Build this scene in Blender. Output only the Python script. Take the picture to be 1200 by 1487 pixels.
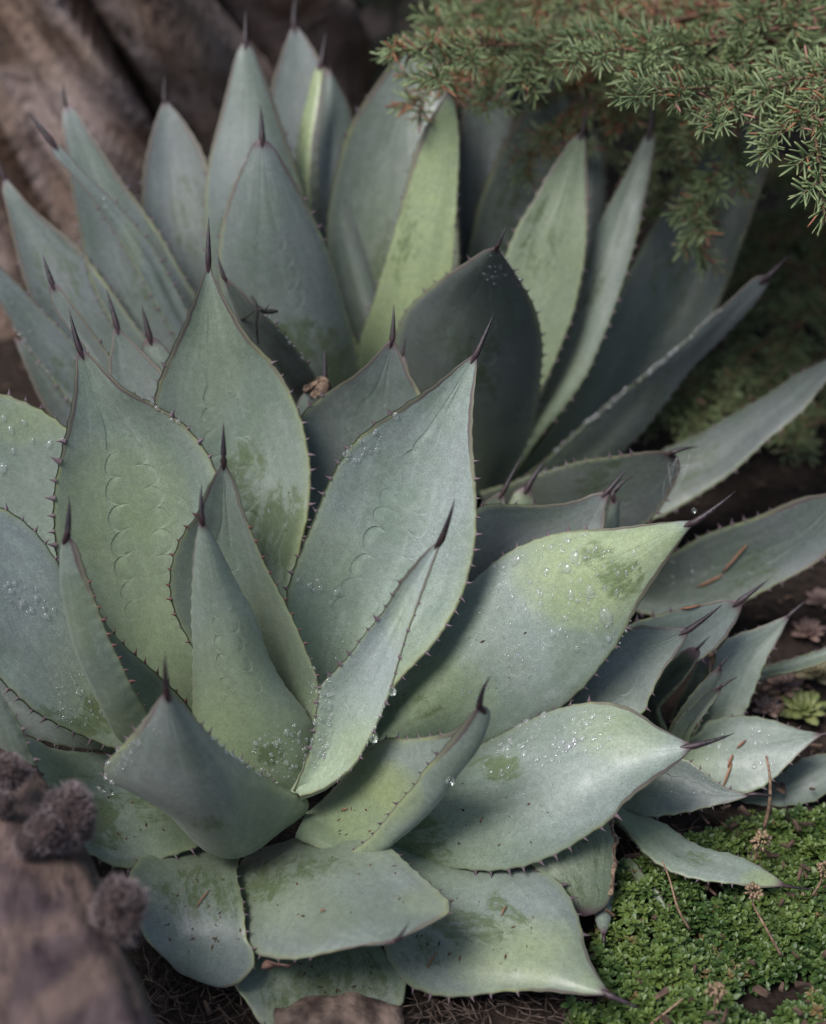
import bpy, bmesh, math, random
import numpy as np
from mathutils import Vector, Matrix, noise

# ------------------------------------------------------------------ camera, sky, sun, exposure
sc = bpy.context.scene
for o in list(bpy.data.objects): bpy.data.objects.remove(o)
col = sc.collection
F = 2200.0; PITCH = math.radians(35.0); CH = 0.855
CAM = Vector((0, 0, CH))
FWD = Vector((0, math.cos(PITCH), -math.sin(PITCH)))
UP = Vector((0, math.sin(PITCH), math.cos(PITCH)))
RT = Vector((1, 0, 0))
cd = bpy.data.cameras.new('camera'); cam = bpy.data.objects.new('camera', cd); col.objects.link(cam)
cam.location = CAM; cam.rotation_euler = (math.pi/2 - PITCH, 0, 0)
cd.sensor_fit = 'VERTICAL'; cd.sensor_height = 36.0; cd.lens = 36.0*F/1487.0
cd.clip_start = 0.02; cd.clip_end = 500
cd.dof.use_dof = True; cd.dof.focus_distance = 1.075; cd.dof.aperture_fstop = 3.2
sc.camera = cam

SUN_EL, SUN_AZ = math.radians(60), math.radians(232)      # veiled, from over the photographer's left shoulder
w = bpy.data.worlds.new('World'); sc.world = w; w.use_nodes = True
nt = w.node_tree; bg = nt.nodes['Background']
sky = nt.nodes.new('ShaderNodeTexSky'); sky.sky_type = 'NISHITA'; sky.sun_disc = False
sky.sun_elevation = SUN_EL; sky.sun_rotation = SUN_AZ; sky.dust_density = 2.0; sky.air_density = 1.0; sky.ozone_density = 1.0
nt.links.new(sky.outputs[0], bg.inputs[0]); bg.inputs[1].default_value = 0.05
sl = bpy.data.lights.new('sun', 'SUN'); sl.energy = 1.5; sl.angle = math.radians(26); sl.color = (1.0, 0.985, 0.965)
so = bpy.data.objects.new('sun', sl); col.objects.link(so)
sdir = Vector((math.sin(SUN_AZ)*math.cos(SUN_EL), math.cos(SUN_AZ)*math.cos(SUN_EL), math.sin(SUN_EL)))
so.rotation_euler = sdir.to_track_quat('Z', 'Y').to_euler(); so.location = sdir*5
sc.view_settings.view_transform = 'Standard'; sc.view_settings.look = 'None'
sc.view_settings.exposure = 1.26; sc.view_settings.gamma = 1.0; sc.view_settings.use_curve_mapping = False
sc.render.engine = 'CYCLES'
sc.cycles.transparent_max_bounces = 8; sc.cycles.max_bounces = 6; sc.cycles.diffuse_bounces = 3

# ------------------------------------------------------------------ helpers
def P(x, y, d):
    """photo pixel + distance along the view -> point"""
    return CAM + (FWD + RT*((x-600.0)/F) + UP*((743.5-y)/F))*d
def ground_d(x, y, z=0.0):
    v = (y-743.5)/F
    return (CH-z)/(math.sin(PITCH)+v*math.cos(PITCH))
def G(x, y, z=0.0):
    return P(x, y, ground_d(x, y, z))
def lin(c):
    return tuple((u/12.92 if u <= .04045 else ((u+.055)/1.055)**2.4) for u in c)

def empty(name, loc, label, cat, group=None):
    o = bpy.data.objects.new(name, None); col.objects.link(o); o.location = loc
    o.empty_display_size = .02
    return tag(o, label, cat, group)
def tag(o, label, cat=None, group=None, kind=None):
    if label: o['label'] = label
    if cat: o['category'] = cat
    if group: o['group'] = group
    if kind: o['kind'] = kind
    return o
def mesh_obj(name, verts, faces, mat, parent=None, loc=None, smooth=True):
    me = bpy.data.meshes.new(name); me.from_pydata([tuple(v) for v in verts], [], faces)
    if smooth: me.polygons.foreach_set('use_smooth', [True]*len(me.polygons))
    if mat is not None:
        for m in (mat if isinstance(mat, (list, tuple)) else [mat]): me.materials.append(m)
    o = bpy.data.objects.new(name, me); col.objects.link(o)
    if parent: o.parent = parent
    if loc is not None: o.location = loc
    return o
def put_attr(me, name, vals):
    a = me.attributes.new(name, 'FLOAT', 'POINT'); a.data.foreach_set('value', np.asarray(vals, dtype=np.float32))

def tube(pts, radii, n=8, cap=True):
    """verts, faces of a tube along pts"""
    vs, fs = [], []
    pts = [Vector(p) for p in pts]
    up = Vector((0.13, 0.21, 0.97))
    for i, p in enumerate(pts):
        t = (pts[min(i+1, len(pts)-1)]-pts[max(i-1, 0)])
        if t.length < 1e-9: t = Vector((0, 0, 1))
        t.normalize()
        a = t.cross(up)
        if a.length < 1e-3: a = t.cross(Vector((1, 0, 0)))
        a.normalize(); b = t.cross(a)
        for k in range(n):
            an = 2*math.pi*k/n
            vs.append(p+(a*math.cos(an)+b*math.sin(an))*radii[i])
    for i in range(len(pts)-1):
        for k in range(n):
            k2 = (k+1) % n
            fs.append((i*n+k, i*n+k2, (i+1)*n+k2, (i+1)*n+k))
    if cap:
        fs.append(tuple(range(n-1, -1, -1))); fs.append(tuple(range((len(pts)-1)*n, len(pts)*n)))
    return vs, fs
def addgeo(V, Fc, vs, fs):
    o = len(V); V.extend(vs); Fc.extend([tuple(i+o for i in f) for f in fs])

def catmull(pts, n):
    pts = np.array(pts, dtype=float)
    ext = np.vstack([2*pts[0]-pts[1], pts, 2*pts[-1]-pts[-2]])
    out = []
    for i in range(1, len(ext)-2):
        p0, p1, p2, p3 = ext[i-1], ext[i], ext[i+1], ext[i+2]
        t = np.linspace(0, 1, 24, endpoint=False)[:, None]
        a1 = max(np.linalg.norm(p1-p0), 1e-6)**.5; a2 = max(np.linalg.norm(p2-p1), 1e-6)**.5; a3 = max(np.linalg.norm(p3-p2), 1e-6)**.5
        m1 = (p2-p1) + a2*((p1-p0)/a1-(p2-p0)/(a1+a2)); m2 = (p2-p1)+a2*((p3-p2)/a3-(p3-p1)/(a2+a3))
        out.append((2*t**3-3*t**2+1)*p1+(t**3-2*t**2+t)*m1+(-2*t**3+3*t**2)*p2+(t**3-t**2)*m2)
    out.append(ext[-2][None, :])
    c = np.vstack(out)
    s = np.concatenate([[0], np.cumsum(np.linalg.norm(np.diff(c, axis=0), axis=1))]); s /= s[-1]
    u = np.linspace(0, 1, n)
    return np.stack([np.interp(u, s, c[:, k]) for k in range(c.shape[1])], 1)

# ------------------------------------------------------------------ node helpers
class N:
    def __init__(s, name):
        s.m = bpy.data.materials.new(name); s.m.use_nodes = True; s.t = s.m.node_tree
        s.b = s.t.nodes['Principled BSDF']; s.out = s.t.nodes['Material Output']
    def n(s, ty, **kw):
        nd = s.t.nodes.new(ty)
        for k, v in kw.items(): setattr(nd, k, v)
        return nd
    def l(s, a, b): s.t.links.new(a, b)
    def setin(s, sock, v):
        if hasattr(v, 'is_linked') or hasattr(v, 'links'): s.l(v, sock)
        else: sock.default_value = v
    def math(s, op, a, b=0.0, c=None, clamp=False):
        nd = s.n('ShaderNodeMath', operation=op); nd.use_clamp = clamp
        s.setin(nd.inputs[0], a); s.setin(nd.inputs[1], b)
        if c is not None: s.setin(nd.inputs[2], c)
        return nd.outputs[0]
    def attr(s, name):
        nd = s.n('ShaderNodeAttribute'); nd.attribute_name = name; return nd.outputs['Fac']
    def noise(s, vec, scale, detail=4, rough=.55, dist=0.0):
        nd = s.n('ShaderNodeTexNoise'); nd.inputs['Scale'].default_value = scale; nd.inputs['Detail'].default_value = detail
        nd.inputs['Roughness'].default_value = rough; nd.inputs['Distortion'].default_value = dist
        if vec is not None: s.l(vec, nd.inputs['Vector'])
        return nd.outputs['Fac']
    def ss(s, x, a, b, lo=0.0, hi=1.0):
        nd = s.n('ShaderNodeMapRange', interpolation_type='SMOOTHSTEP'); s.setin(nd.inputs[0], x)
        for i, v in enumerate((a, b, lo, hi)): s.setin(nd.inputs[i+1], v)
        return nd.outputs[0]
    def mix(s, f, a, b, mode='MIX'):
        nd = s.n('ShaderNodeMix', data_type='RGBA', blend_type=mode)
        s.setin(nd.inputs[0], f)
        for i, v in ((6, a), (7, b)):
            if isinstance(v, tuple): nd.inputs[i].default_value = (*v, 1)
            else: s.l(v, nd.inputs[i])
        return nd.outputs[2]
    def coord(s, kind='Object'):
        return s.n('ShaderNodeTexCoord').outputs[kind]
    def scale(s, vec, sx, sy, sz):
        nd = s.n('ShaderNodeMapping'); nd.inputs['Scale'].default_value = (sx, sy, sz); s.l(vec, nd.inputs[0]); return nd.outputs[0]
    def bump(s, h, strength, dist, normal=None):
        nd = s.n('ShaderNodeBump'); nd.inputs['Strength'].default_value = strength; nd.inputs['Distance'].default_value = dist
        s.l(h, nd.inputs['Height'])
        if normal is not None: s.l(normal, nd.inputs['Normal'])
        return nd.outputs[0]
    def base(s, c):
        if isinstance(c, tuple): s.b.inputs['Base Color'].default_value = (*c, 1)
        else: s.l(c, s.b.inputs['Base Color'])
    def rough(s, r): s.setin(s.b.inputs['Roughness'], r)
    def normal(s, n): s.l(n, s.b.inputs['Normal'])

def leaf_material():
    m = N('agave_leaf'); pos = m.coord('Object')
    u = m.attr('lu'); v = m.attr('lv'); sd = m.attr('ls')      # along 0 base..1 tip, across -1..1, metres from tip
    tone = m.attr('tone'); yel = m.attr('yel'); stain = m.attr('stain'); imp = m.math('MULTIPLY', m.attr('imp'), .95); rnd = m.attr('rnd'); cool = m.attr('cool')
    off = m.n('ShaderNodeCombineXYZ'); m.l(m.math('MULTIPLY', rnd, 7.0), off.inputs[0]); m.l(m.math('MULTIPLY', rnd, 3.0), off.inputs[1])
    add = m.n('ShaderNodeVectorMath', operation='ADD'); m.l(pos, add.inputs[0]); m.l(off.outputs[0], add.inputs[1]); pv = add.outputs[0]
    imp = m.math('MULTIPLY', imp, m.ss(m.noise(pv, 22, 3, .6), .36, .62, .12, 1.0))
    # streaks run along the leaf
    cv = m.n('ShaderNodeCombineXYZ'); m.l(m.math('MULTIPLY', v, 0.06), cv.inputs[0]); m.l(m.math('MULTIPLY', sd, 0.18), cv.inputs[1]); m.l(m.math('MULTIPLY', rnd, 9.0), cv.inputs[2])
    n_big = m.noise(pv, 14, 3, .5); n_mid = m.noise(pv, 55, 4, .6); n_fine = m.noise(pv, 900, 3, .6); n_spk = m.noise(pv, 380, 2, .5)
    n_str = m.noise(cv.outputs[0], 90, 4, .6)
    bloom = m.mix(cool, (0.216, 0.257, 0.216), (0.190, 0.214, 0.212))
    green = (0.085, 0.118, 0.042)
    c = m.mix(m.ss(n_big, .38, .68, 0, .55), bloom, (0.130, 0.178, 0.118))
    c = m.mix(m.ss(n_str, .42, .75, 0, .42), c, (0.29, 0.335, 0.295))
    c = m.mix(m.ss(m.noise(cv.outputs[0], 260, 4, .7), .5, .8, 0, .3), c, (0.12, 0.16, 0.10))
    c = m.mix(m.ss(m.noise(pv, 30, 5, .7, 1.5), .55, .72, 0, .35), c, (0.29, 0.33, 0.29))
    c = m.mix(m.math('MULTIPLY', yel, m.ss(n_mid, .1, .75, .65, 1.0), clamp=True), c, (0.27, 0.325, 0.125))
    c = m.mix(m.math('MULTIPLY', m.ss(m.math('ADD', u, m.math('MULTIPLY', m.math('SUBTRACT', n_big, .5), .5)), .52, .12), m.math('SUBTRACT', .75, m.math('MULTIPLY', cool, .35))), c, (0.195, 0.25, 0.125))
    # rubbed or algae-stained patches
    cs = m.n('ShaderNodeCombineXYZ'); m.l(m.math('MULTIPLY', v, 0.06), cs.inputs[0]); m.l(m.math('MULTIPLY', sd, 0.42), cs.inputs[1]); m.l(m.math('MULTIPLY', rnd, 5.0), cs.inputs[2])
    n_st = m.math('ADD', m.math('MULTIPLY', m.noise(cs.outputs[0], 60, 6, .72, 1.2), .7), m.math('MULTIPLY', m.noise(pv, 160, 4, .7), .3))
    sfac = m.ss(m.math('ADD', stain, m.math('MULTIPLY', m.math('SUBTRACT', n_st, .5), 5.0)), .15, .85, 0, .78)
    sfac = m.math('MULTIPLY', sfac, m.ss(stain, .02, .25))
    c = m.mix(sfac, c, green)
    # dark specks and wear
    c = m.mix(m.ss(m.noise(pv, 150, 2, .5), .72, .78, 0, .4), c, (0.10, 0.12, 0.07))
    c = m.mix(m.ss(n_spk, .62, .72, 0, .22), c, (0.33, 0.38, 0.34))
    # fine grain
    g = m.math('MULTIPLY', m.ss(n_fine, .3, .7, .83, 1.17), m.ss(m.noise(pv, 210, 3, .6), .3, .7, .92, 1.08))
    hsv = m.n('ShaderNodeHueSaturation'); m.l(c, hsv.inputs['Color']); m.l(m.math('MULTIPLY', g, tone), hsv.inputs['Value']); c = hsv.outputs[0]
    # imprints left by the neighbouring leaf in the bud: two scalloped lines
    av = m.math('ABSOLUTE', v)
    side = m.math('MULTIPLY', m.math('SIGN', v), 0.23)
    wob = m.math('MULTIPLY', m.noise(pv, 20, 2, .5), 1.5)
    f = m.math('FRACT', m.math('ADD', m.math('ADD', m.math('MULTIPLY', sd, 56.0), side), wob))
    f2 = m.math('SUBTRACT', m.math('MULTIPLY', f, 2.0), 1.0)
    arc = m.math('SQRT', m.math('MAXIMUM', m.math('SUBTRACT', 1.0, m.math('MULTIPLY', f2, f2)), 0.0))
    cen = m.math('ADD', m.math('MULTIPLY', m.math('SUBTRACT', 1.0, u), 0.22), 0.10)
    lo = m.ss(u, .80, .62)
    line = m.math('ADD', cen, m.math('MULTIPLY', m.math('MULTIPLY', arc, 0.15), lo))
    dist = m.math('SUBTRACT', av, line)
    wln = m.ss(u, .3, .9, .034, .04)
    msk = m.ss(m.math('ABSOLUTE', dist), wln, 0.0)
    msk = m.math('MULTIPLY', msk, m.math('MULTIPLY', m.ss(u, .28, .5), m.ss(u, .985, .93)))
    msk = m.math('MULTIPLY', m.math('MULTIPLY', msk, imp), m.ss(n_mid, .3, .55, .25, 1.0))
    c = m.mix(m.math('MULTIPLY', msk, .15), c, (0.36, 0.42, 0.33))
    inside = m.math('MULTIPLY', m.math('MULTIPLY', m.ss(dist, .02, -.02), imp), m.ss(u, .25, .5))
    lip = m.math('MULTIPLY', m.math('MULTIPLY', m.math('MULTIPLY', m.ss(dist, -.14, -.01), m.ss(dist, .022, .0)), imp), m.math('MULTIPLY', m.ss(u, .22, .45), m.ss(u, .985, .9)))
    c = m.mix(m.math('MULTIPLY', inside, .14), c, (0.15, 0.21, 0.12))
    # horny margin: yellow-green, purple brown towards the spine
    hw = m.ss(u, .60, .97, .972, .80)
    edge = m.ss(av, m.math('SUBTRACT', hw, .012), m.math('ADD', hw, .012))
    ecol = m.mix(m.ss(m.math('ADD', u, m.math('MULTIPLY', m.math('SUBTRACT', n_mid, .5), .3)), .62, .82), m.mix(m.ss(n_mid, .35, .65), (0.27, 0.29, 0.13), (0.16, 0.15, 0.10)), (0.10, 0.062, 0.068))
    c = m.mix(m.math('MULTIPLY', edge, .85), c, ecol)
    halo = m.math('MULTIPLY', m.ss(av, .86, .97), .3)
    c = m.mix(halo, c, (0.29, 0.33, 0.17))
    c = m.mix(m.ss(sd, .012, .003), c, (0.10, 0.06, 0.065))
    m.base(c)
    m.rough(m.ss(n_mid, .3, .7, .36, .54)); m.b.inputs['Specular IOR Level'].default_value = .5
    m.b.inputs['Sheen Weight'].default_value = .12; m.b.inputs['Sheen Roughness'].default_value = .5
    h = m.math('ADD', m.math('MULTIPLY', lip, .95), m.math('ADD', m.math('MULTIPLY', inside, .25), m.math('ADD', m.math('MULTIPLY', n_fine, .12), m.math('MULTIPLY', n_str, .35))))
    m.normal(m.bump(h, .5, .0013))
    return m.m
LEAF = leaf_material()

def simple(name, c1, c2, scale=200, rough=.6, bump=.3, dist=.0005, spec=.4, detail=4, vec=None):
    m = N(name); p = m.coord('Object')
    if vec: p = m.scale(p, *vec)
    n = m.noise(p, scale, detail)
    m.base(m.mix(m.ss(n, .3, .7), c1, c2)); m.rough(rough); m.b.inputs['Specular IOR Level'].default_value = spec
    if bump: m.normal(m.bump(n, bump, dist))
    return m.m
def spine_material():
    m = N('agave_spine'); p = m.coord('Object'); t = m.attr('st'); old = m.attr('old')
    n = m.noise(p, 500, 3)
    c = m.mix(m.ss(n, .3, .7), (0.008, 0.006, 0.008), (0.024, 0.016, 0.02))
    c = m.mix(m.ss(t, .22, .0), c, (0.034, 0.016, 0.018))
    c = m.mix(m.math('MULTIPLY', old, m.ss(n, .35, .65)), c, (0.06, 0.042, 0.05))
    m.base(c); m.rough(.5); m.normal(m.bump(n, .3, .0004)); return m.m
SPINE = spine_material()
TOOTH = simple('agave_tooth', (0.06, 0.035, 0.045), (0.20, 0.15, 0.16), 700, .5, .2)
TOOTH_RED = simple('agave_tooth_red', (0.07, 0.028, 0.03), (0.17, 0.07, 0.06), 700, .5, .2)
def water_material():
    m = N('water')
    gl = m.n('ShaderNodeBsdfGlass'); gl.inputs['IOR'].default_value = 1.33; gl.inputs['Roughness'].default_value = 0.0
    tr = m.n('ShaderNodeBsdfTransparent'); gs = m.n('ShaderNodeBsdfGlossy'); gs.inputs['Roughness'].default_value = .03
    lw = m.n('ShaderNodeFresnel'); lw.inputs['IOR'].default_value = 1.7
    bf = m.n('ShaderNodeNewGeometry').outputs['Backfacing']; fac = m.math('MULTIPLY', lw.outputs[0], m.math('SUBTRACT', 1.0, bf))
    a = m.n('ShaderNodeMixShader'); m.l(fac, a.inputs[0]); m.l(tr.outputs[0], a.inputs[1]); m.l(gs.outputs[0], a.inputs[2])
    mx = m.n('ShaderNodeMixShader'); mx.inputs[0].default_value = .4
    m.l(a.outputs[0], mx.inputs[1]); m.l(gl.outputs[0], mx.inputs[2])
    df = m.n('ShaderNodeBsdfDiffuse'); df.inputs['Color'].default_value = (.92, .94, .95, 1); m2 = m.n('ShaderNodeMixShader'); m2.inputs[0].default_value = .09  # white diffuse share paints in the brightness of light focused by drops
    m.l(mx.outputs[0], m2.inputs[1]); m.l(df.outputs[0], m2.inputs[2]); m.l(m2.outputs[0], m.out.inputs[0]); return m.m
WATER = water_material()

# ------------------------------------------------------------------ ground
def gz(x, y):
    return (noise.noise(Vector((x*3, y*3, .7)))*.018 + noise.noise(Vector((x*14, y*14, 2.7)))*.007 + noise.noise(Vector((x*45, y*45, 5.1)))*.003) - .012
def ground_material():
    m = N('soil'); p = m.coord('Object')
    n1 = m.noise(p, 9, 4); n2 = m.noise(p, 120, 5, .65)
    v = m.n('ShaderNodeTexVoronoi'); v.inputs['Scale'].default_value = 90; m.l(p, v.inputs['Vector'])
    c = m.mix(m.ss(n2, .3, .7), (0.010, 0.007, 0.006), (0.042, 0.029, 0.022)); c = m.mix(m.ss(n1, .45, .7, 0, .5), c, (0.035, 0.022, 0.017))
    m.base(c); m.rough(.85); m.b.inputs['Specular IOR Level'].default_value = .2
    h = m.math('ADD', n2, m.math('MULTIPLY', v.outputs['Distance'], .5))
    m.normal(m.bump(h, .8, .006)); return m.m
def build_ground():
    xs = np.concatenate([[-60, -20, -6, -2.5], np.linspace(-1.3, 1.3, 170), [2.5, 6, 20, 60]])
    ys = np.concatenate([[-60, -20, -6, -1.5], np.linspace(.3, 2.9, 170), [4, 8, 20, 80]])
    V = [(x, y, gz(x, y)) for y in ys for x in xs]; n = len(xs)
    Fc = [(j*n+i, j*n+i+1, (j+1)*n+i+1, (j+1)*n+i) for j in range(len(ys)-1) for i in range(n-1)]
    o = mesh_obj('ground', V, Fc, ground_material()); tag(o, 'dark brown soil under and between the plants', None, None, 'structure')
build_ground()

# ------------------------------------------------------------------ agave leaves
rng = random.Random(11)
NU, NV = 72, 30
LEAVES = []
def blob(px, lst):
    s = np.zeros(len(px))
    for b in lst:
        x, y, rx, ry, k = b
        s = np.maximum(s, k*np.clip(1-((px[:, 0]-x)/rx)**2-((px[:, 1]-y)/ry)**2, 0, 1)**.6)
    return s
PLANTS = {}
def leaf(pl, T, L, R, d, e=(-.02, -.02), M=None, md=(0, 0), sp=None, sd=0.0, st=(), yl=(), imp=0.0, tone=1.0, yb=0.0, cool=0.0,
         th=.011, old=.3, teeth=(.12, .80), ts=.0042, red=False, sr=.0036, esc=1.0):
    """T tip pixel; L, M, R margin / midrib pixels from tip to base; d = depth (base, middle, tip); e = depth offset of the two margins"""
    root = PLANTS[pl]
    if pl == 'C': tone *= .84
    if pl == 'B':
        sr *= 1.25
        tone *= .74  # rear rosette darkened: shade from stump and conifer put into the leaf tone
        if imp == 0: imp = .5
        if not st:
            bx, by = (L[len(L)//2][0]+R[len(R)//2][0])/2, (L[len(L)//2][1]+R[len(R)//2][1])/2
            st = [(bx+rng.uniform(-30, 30), by+rng.uniform(-60, 60), 45, 80, .42)]
    Lp = catmull([T]+list(L), NU)[::-1]; Rp = catmull([T]+list(R), NU)[::-1]
    u = np.linspace(0, 1, NU)
    Mp = catmull([T]+list(M), NU)[::-1] if M else (Lp+Rp)/2 + np.outer(np.sin(np.pi*u)**1.0, md)
    if len(d) == 3:
        dm = np.interp(u, [0, .5, 1], d); dm = d[0]*(1-u)*(1-2*u)+4*d[1]*u*(1-u)+d[2]*u*(2*u-1)
    else:
        dm = catmull([(i/(len(d)-1), q) for i, q in enumerate(d)], 200); dm = np.interp(u, dm[:, 0], dm[:, 1])
    prof = np.clip(1-u**2.4, 0, 1)*(0.55+.45*np.clip(u/.3, 0, 1))
    def lift(px, dd): return np.array([P(x, y, q) for (x, y), q in zip(px, dd)])
    A = lift(Lp, dm+e[0]*prof); B = lift(Mp, dm); C = lift(Rp, dm+e[1]*prof)
    slen = np.concatenate([[0], np.cumsum(np.linalg.norm(np.diff(B, axis=0), axis=1))]); tot = slen[-1]
    seed = rng.random()*50
    # gently toothed, wavy margins
    for E, ph in ((A, .0), (C, .4)):
        out = E-B; ln = np.linalg.norm(out, axis=1, keepdims=True); out = out/np.maximum(ln, 1e-5)
        q = slen/.0125+ph
        w = (.5+.5*np.cos(2*np.pi*q))**3*.0011*np.clip((tot-slen)/.05, 0, 1)
        nz = np.array([noise.noise(Vector((s*28, seed+ph, 0))) for s in slen])*.0012*np.clip((tot-slen)/.04, 0, 1)
        E += out*((w+nz)*esc)[:, None]
    v = np.linspace(-1, 1, NV); v = np.sign(v)*(1-(1-np.abs(v))**1.35)
    S = B[:, None, :] + v[None, :, None]*((C-A)/2)[:, None, :] + (v**2)[None, :, None]*((A+C)/2-B)[:, None, :]
    # slow undulation of the blade
    du = np.gradient(S, axis=0); dv = np.gradient(S, axis=1); nr = np.cross(du, dv); nl = np.linalg.norm(nr, axis=2, keepdims=True); nr = nr/np.maximum(nl, 1e-9)
    nr[-1] = nr[-2]
    und = np.array([[noise.noise(Vector((slen[i]*11, v[j]*1.1+seed, seed))) for j in range(NV)] for i in range(NU)])
    und *= (.0035*np.clip((tot-slen)/.08, 0, 1))[:, None]*(1-.6*np.abs(v))[None, :]
    S = S+nr*und[:, :, None]
    th_u = th*(1-.78*u**.8)
    hw = np.linalg.norm(C-A, axis=1)/2
    th_u = np.minimum(th_u, np.maximum(hw*1.2, np.linalg.norm((A+C)/2-B, axis=1)*.8+.0006))
    tk = th_u[:, None]*np.clip(1-v**2, 0, 1)[None, :]**.5*.5 + 0.0
    Sa = S+nr*tk[:, :, None]; Sb = S-nr*tk[:, :, None]
    loc = np.array(root.location)
    verts = np.vstack([(Sa-loc).reshape(-1, 3), (Sb-loc).reshape(-1, 3)]); n0 = NU*NV
    faces = []
    for i in range(NU-1):
        for j in range(NV-1):
            a, b, c_, d_ = i*NV+j, i*NV+j+1, (i+1)*NV+j+1, (i+1)*NV+j
            faces.append((a, b, c_, d_)); faces.append((n0+a, n0+d_, n0+c_, n0+b))
        for j in (0, NV-1):
            a, d_ = i*NV+j, (i+1)*NV+j
            faces.append((a, d_, n0+d_, n0+a) if j == 0 else (a, n0+a, n0+d_, d_))
    o = mesh_obj('leaf', verts, faces, LEAF, root)
    # pixel of every grid point, for stains
    px = (Lp[:, None, :]*0+Mp[:, None, :]) + v[None, :, None]*((Rp-Lp)/2)[:, None, :] + (v**2)[None, :, None]*((Lp+Rp)/2-Mp)[:, None, :]
    pxf = px.reshape(-1, 2)
    stn = blob(pxf, st); ylw = np.clip(blob(pxf, yl)+yb, 0, 1)
    for nm, val in (('lu', np.repeat(u, NV)), ('lv', np.tile(v, NU)), ('ls', np.repeat(tot-slen, NV)), ('stain', stn), ('yel', ylw),
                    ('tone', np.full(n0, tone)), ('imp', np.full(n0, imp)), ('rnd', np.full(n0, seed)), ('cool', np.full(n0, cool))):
        put_attr(o.data, nm, np.concatenate([val, val]))
    D = dict(o=o, S=S, nr=nr, px=px, A=A, B=B, C=C, slen=slen, tot=tot, teeth=teeth, ts=ts, red=red, pl=pl, tk=tk)
    LEAVES.append(D)
    if sp is not None:
        p0 = Vector(B[-1]); p1 = P(sp[0], sp[1], d[-1]+sd); back = Vector(B[-1]-B[-5]).normalized()
        ax = p1-p0; Ls = ax.length; vs = []; k = 10; fs = []; tt = []
        ts_ = [-.7, -.5, -.25, 0, .12, .28, .45, .62, .78, .9, .97]
        sr_ = min(sr*.66, Ls*.10)
        ad = ax.normalized()
        pts = []
        for t in ts_:
            if t < 0: q = p0+back*(t*Ls)*.8
            else: q = p0+ax*t + back*(Ls*.10*math.sin(math.pi*t))
            pts.append(q)
        rad = [sr_*.15, sr_*.45, sr_*.85, sr_*1.0, sr_*.88, sr_*.72, sr_*.55, sr_*.38, sr_*.21, sr_*.12, sr_*.05]
        vs, fs = tube(pts, rad, k); tt = np.repeat(ts_, k)
        so_ = mesh_obj('terminal_spine', [q-Vector(loc) for q in vs], fs, SPINE, o)
        put_attr(so_.data, 'st', np.clip(tt, 0, 1)); put_attr(so_.data, 'old', np.full(len(tt), old))
        D['spine'] = so_
    return D

PLANTS['A'] = empty('agave_plant', P(400, 1150, 1.13)+Vector((0, 0, -.03)), 'big grey-green agave rosette with droplet-covered leaves, in front of the taller agave', 'agave')
PLANTS['B'] = empty('agave_plant', P(650, 715, 1.45)+Vector((0, 0, -.03)), 'taller bluish agave rosette between driftwood stump and conifer branch', 'agave')
PLANTS['C'] = empty('agave_plant', P(985, 1085, 1.20)+Vector((0, 0, -.02)), 'small young agave offset with narrow leaves beside the green ground cover', 'agave')

# ---- front rosette, back ring
leaf('A', (303,377), [(294,405),(271,465),(250,508),(227,567),(219,620),(216,690),(225,780),(255,880),(310,1000),(330,1060)], [(312,405),(329,437),(362,490),(396,527),(421,567),(442,625),(452,679),(450,737),(437,800),(425,880),(415,980),(405,1060)],
     (1.16,1.17,1.12), e=(-.03,-.03), sp=(303,314), imp=1, st=[(358,680,40,45,.8),(405,775,55,85,.85),(372,715,30,30,.6)], yl=[(300,520,60,120,.25)], old=.6, tone=.9)
leaf('A', (115,505), [(111,520),(109,550),(102,600),(90,654),(81,700),(78,742),(80,790),(86,830),(108,890),(150,970),(230,1050)], [(124,511),(137,521),(183,565),(225,587),(267,615),(300,655),(316,690),(330,750),(338,830),(335,910),(335,1000),(340,1060)],
     (1.14,1.10,1.06), e=(-.03,-.03), sp=(101,450), imp=1, yl=[(170,760,120,140,.45),(220,860,90,90,.35)], tone=.88, ts=.0055)
leaf('A', (693,512), [(673,525),(633,557),(587,588),(540,618),(510,645),(494,668),(480,695),(463,733),(447,773),(430,815),(417,861),(416,920),(425,990),(440,1060)], [(693,533),(687,587),(686,633),(690,683),(693,733),(690,790),(685,820),(674,861),(655,898),(632,932),(608,959),(578,992),(545,1040),(500,1095)],
     (1.14,1.11,1.07), e=(-.03,-.03), sp=(717,455), imp=.9, cool=.7, tone=1.28, yl=[(470,800,70,60,.2)])
# ---- heart
leaf('A', (325,668), [(312,690),(300,712),(285,748),(267,771),(252,805),(246,837),(248,867),(258,900),(279,940),(300,1000),(330,1080)], [(331,680),(342,702),(352,737),(367,775),(387,821),(412,867),(433,912),(452,958),(462,990),(463,1020),(458,1054),(440,1110)],
     (1.12,1.075,1.0), e=(-.015,-.03), md=(10,0), sp=(325,612), sd=-.005, imp=.7, tone=.84, red=True, yl=[(400,900,60,90,.3)], old=.1)
leaf('A', (293,752), [(287,770),(281,805),(279,850),(279,910),(279,980),(280,1040),(290,1100)], [(302,765),(317,792),(342,842),(371,896),(390,950),(415,996),(444,1033),(457,1062),(450,1110),(425,1155)],
     (1.09,1.035,.98), e=(.02,.03), sp=(293,702), imp=1, tone=.98, st=[(392,1090,22,16,.9),(430,1110,20,14,.5)], yl=[(330,1000,60,120,.3)], old=.05, teeth=(.7,.7), th=.014)
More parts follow.
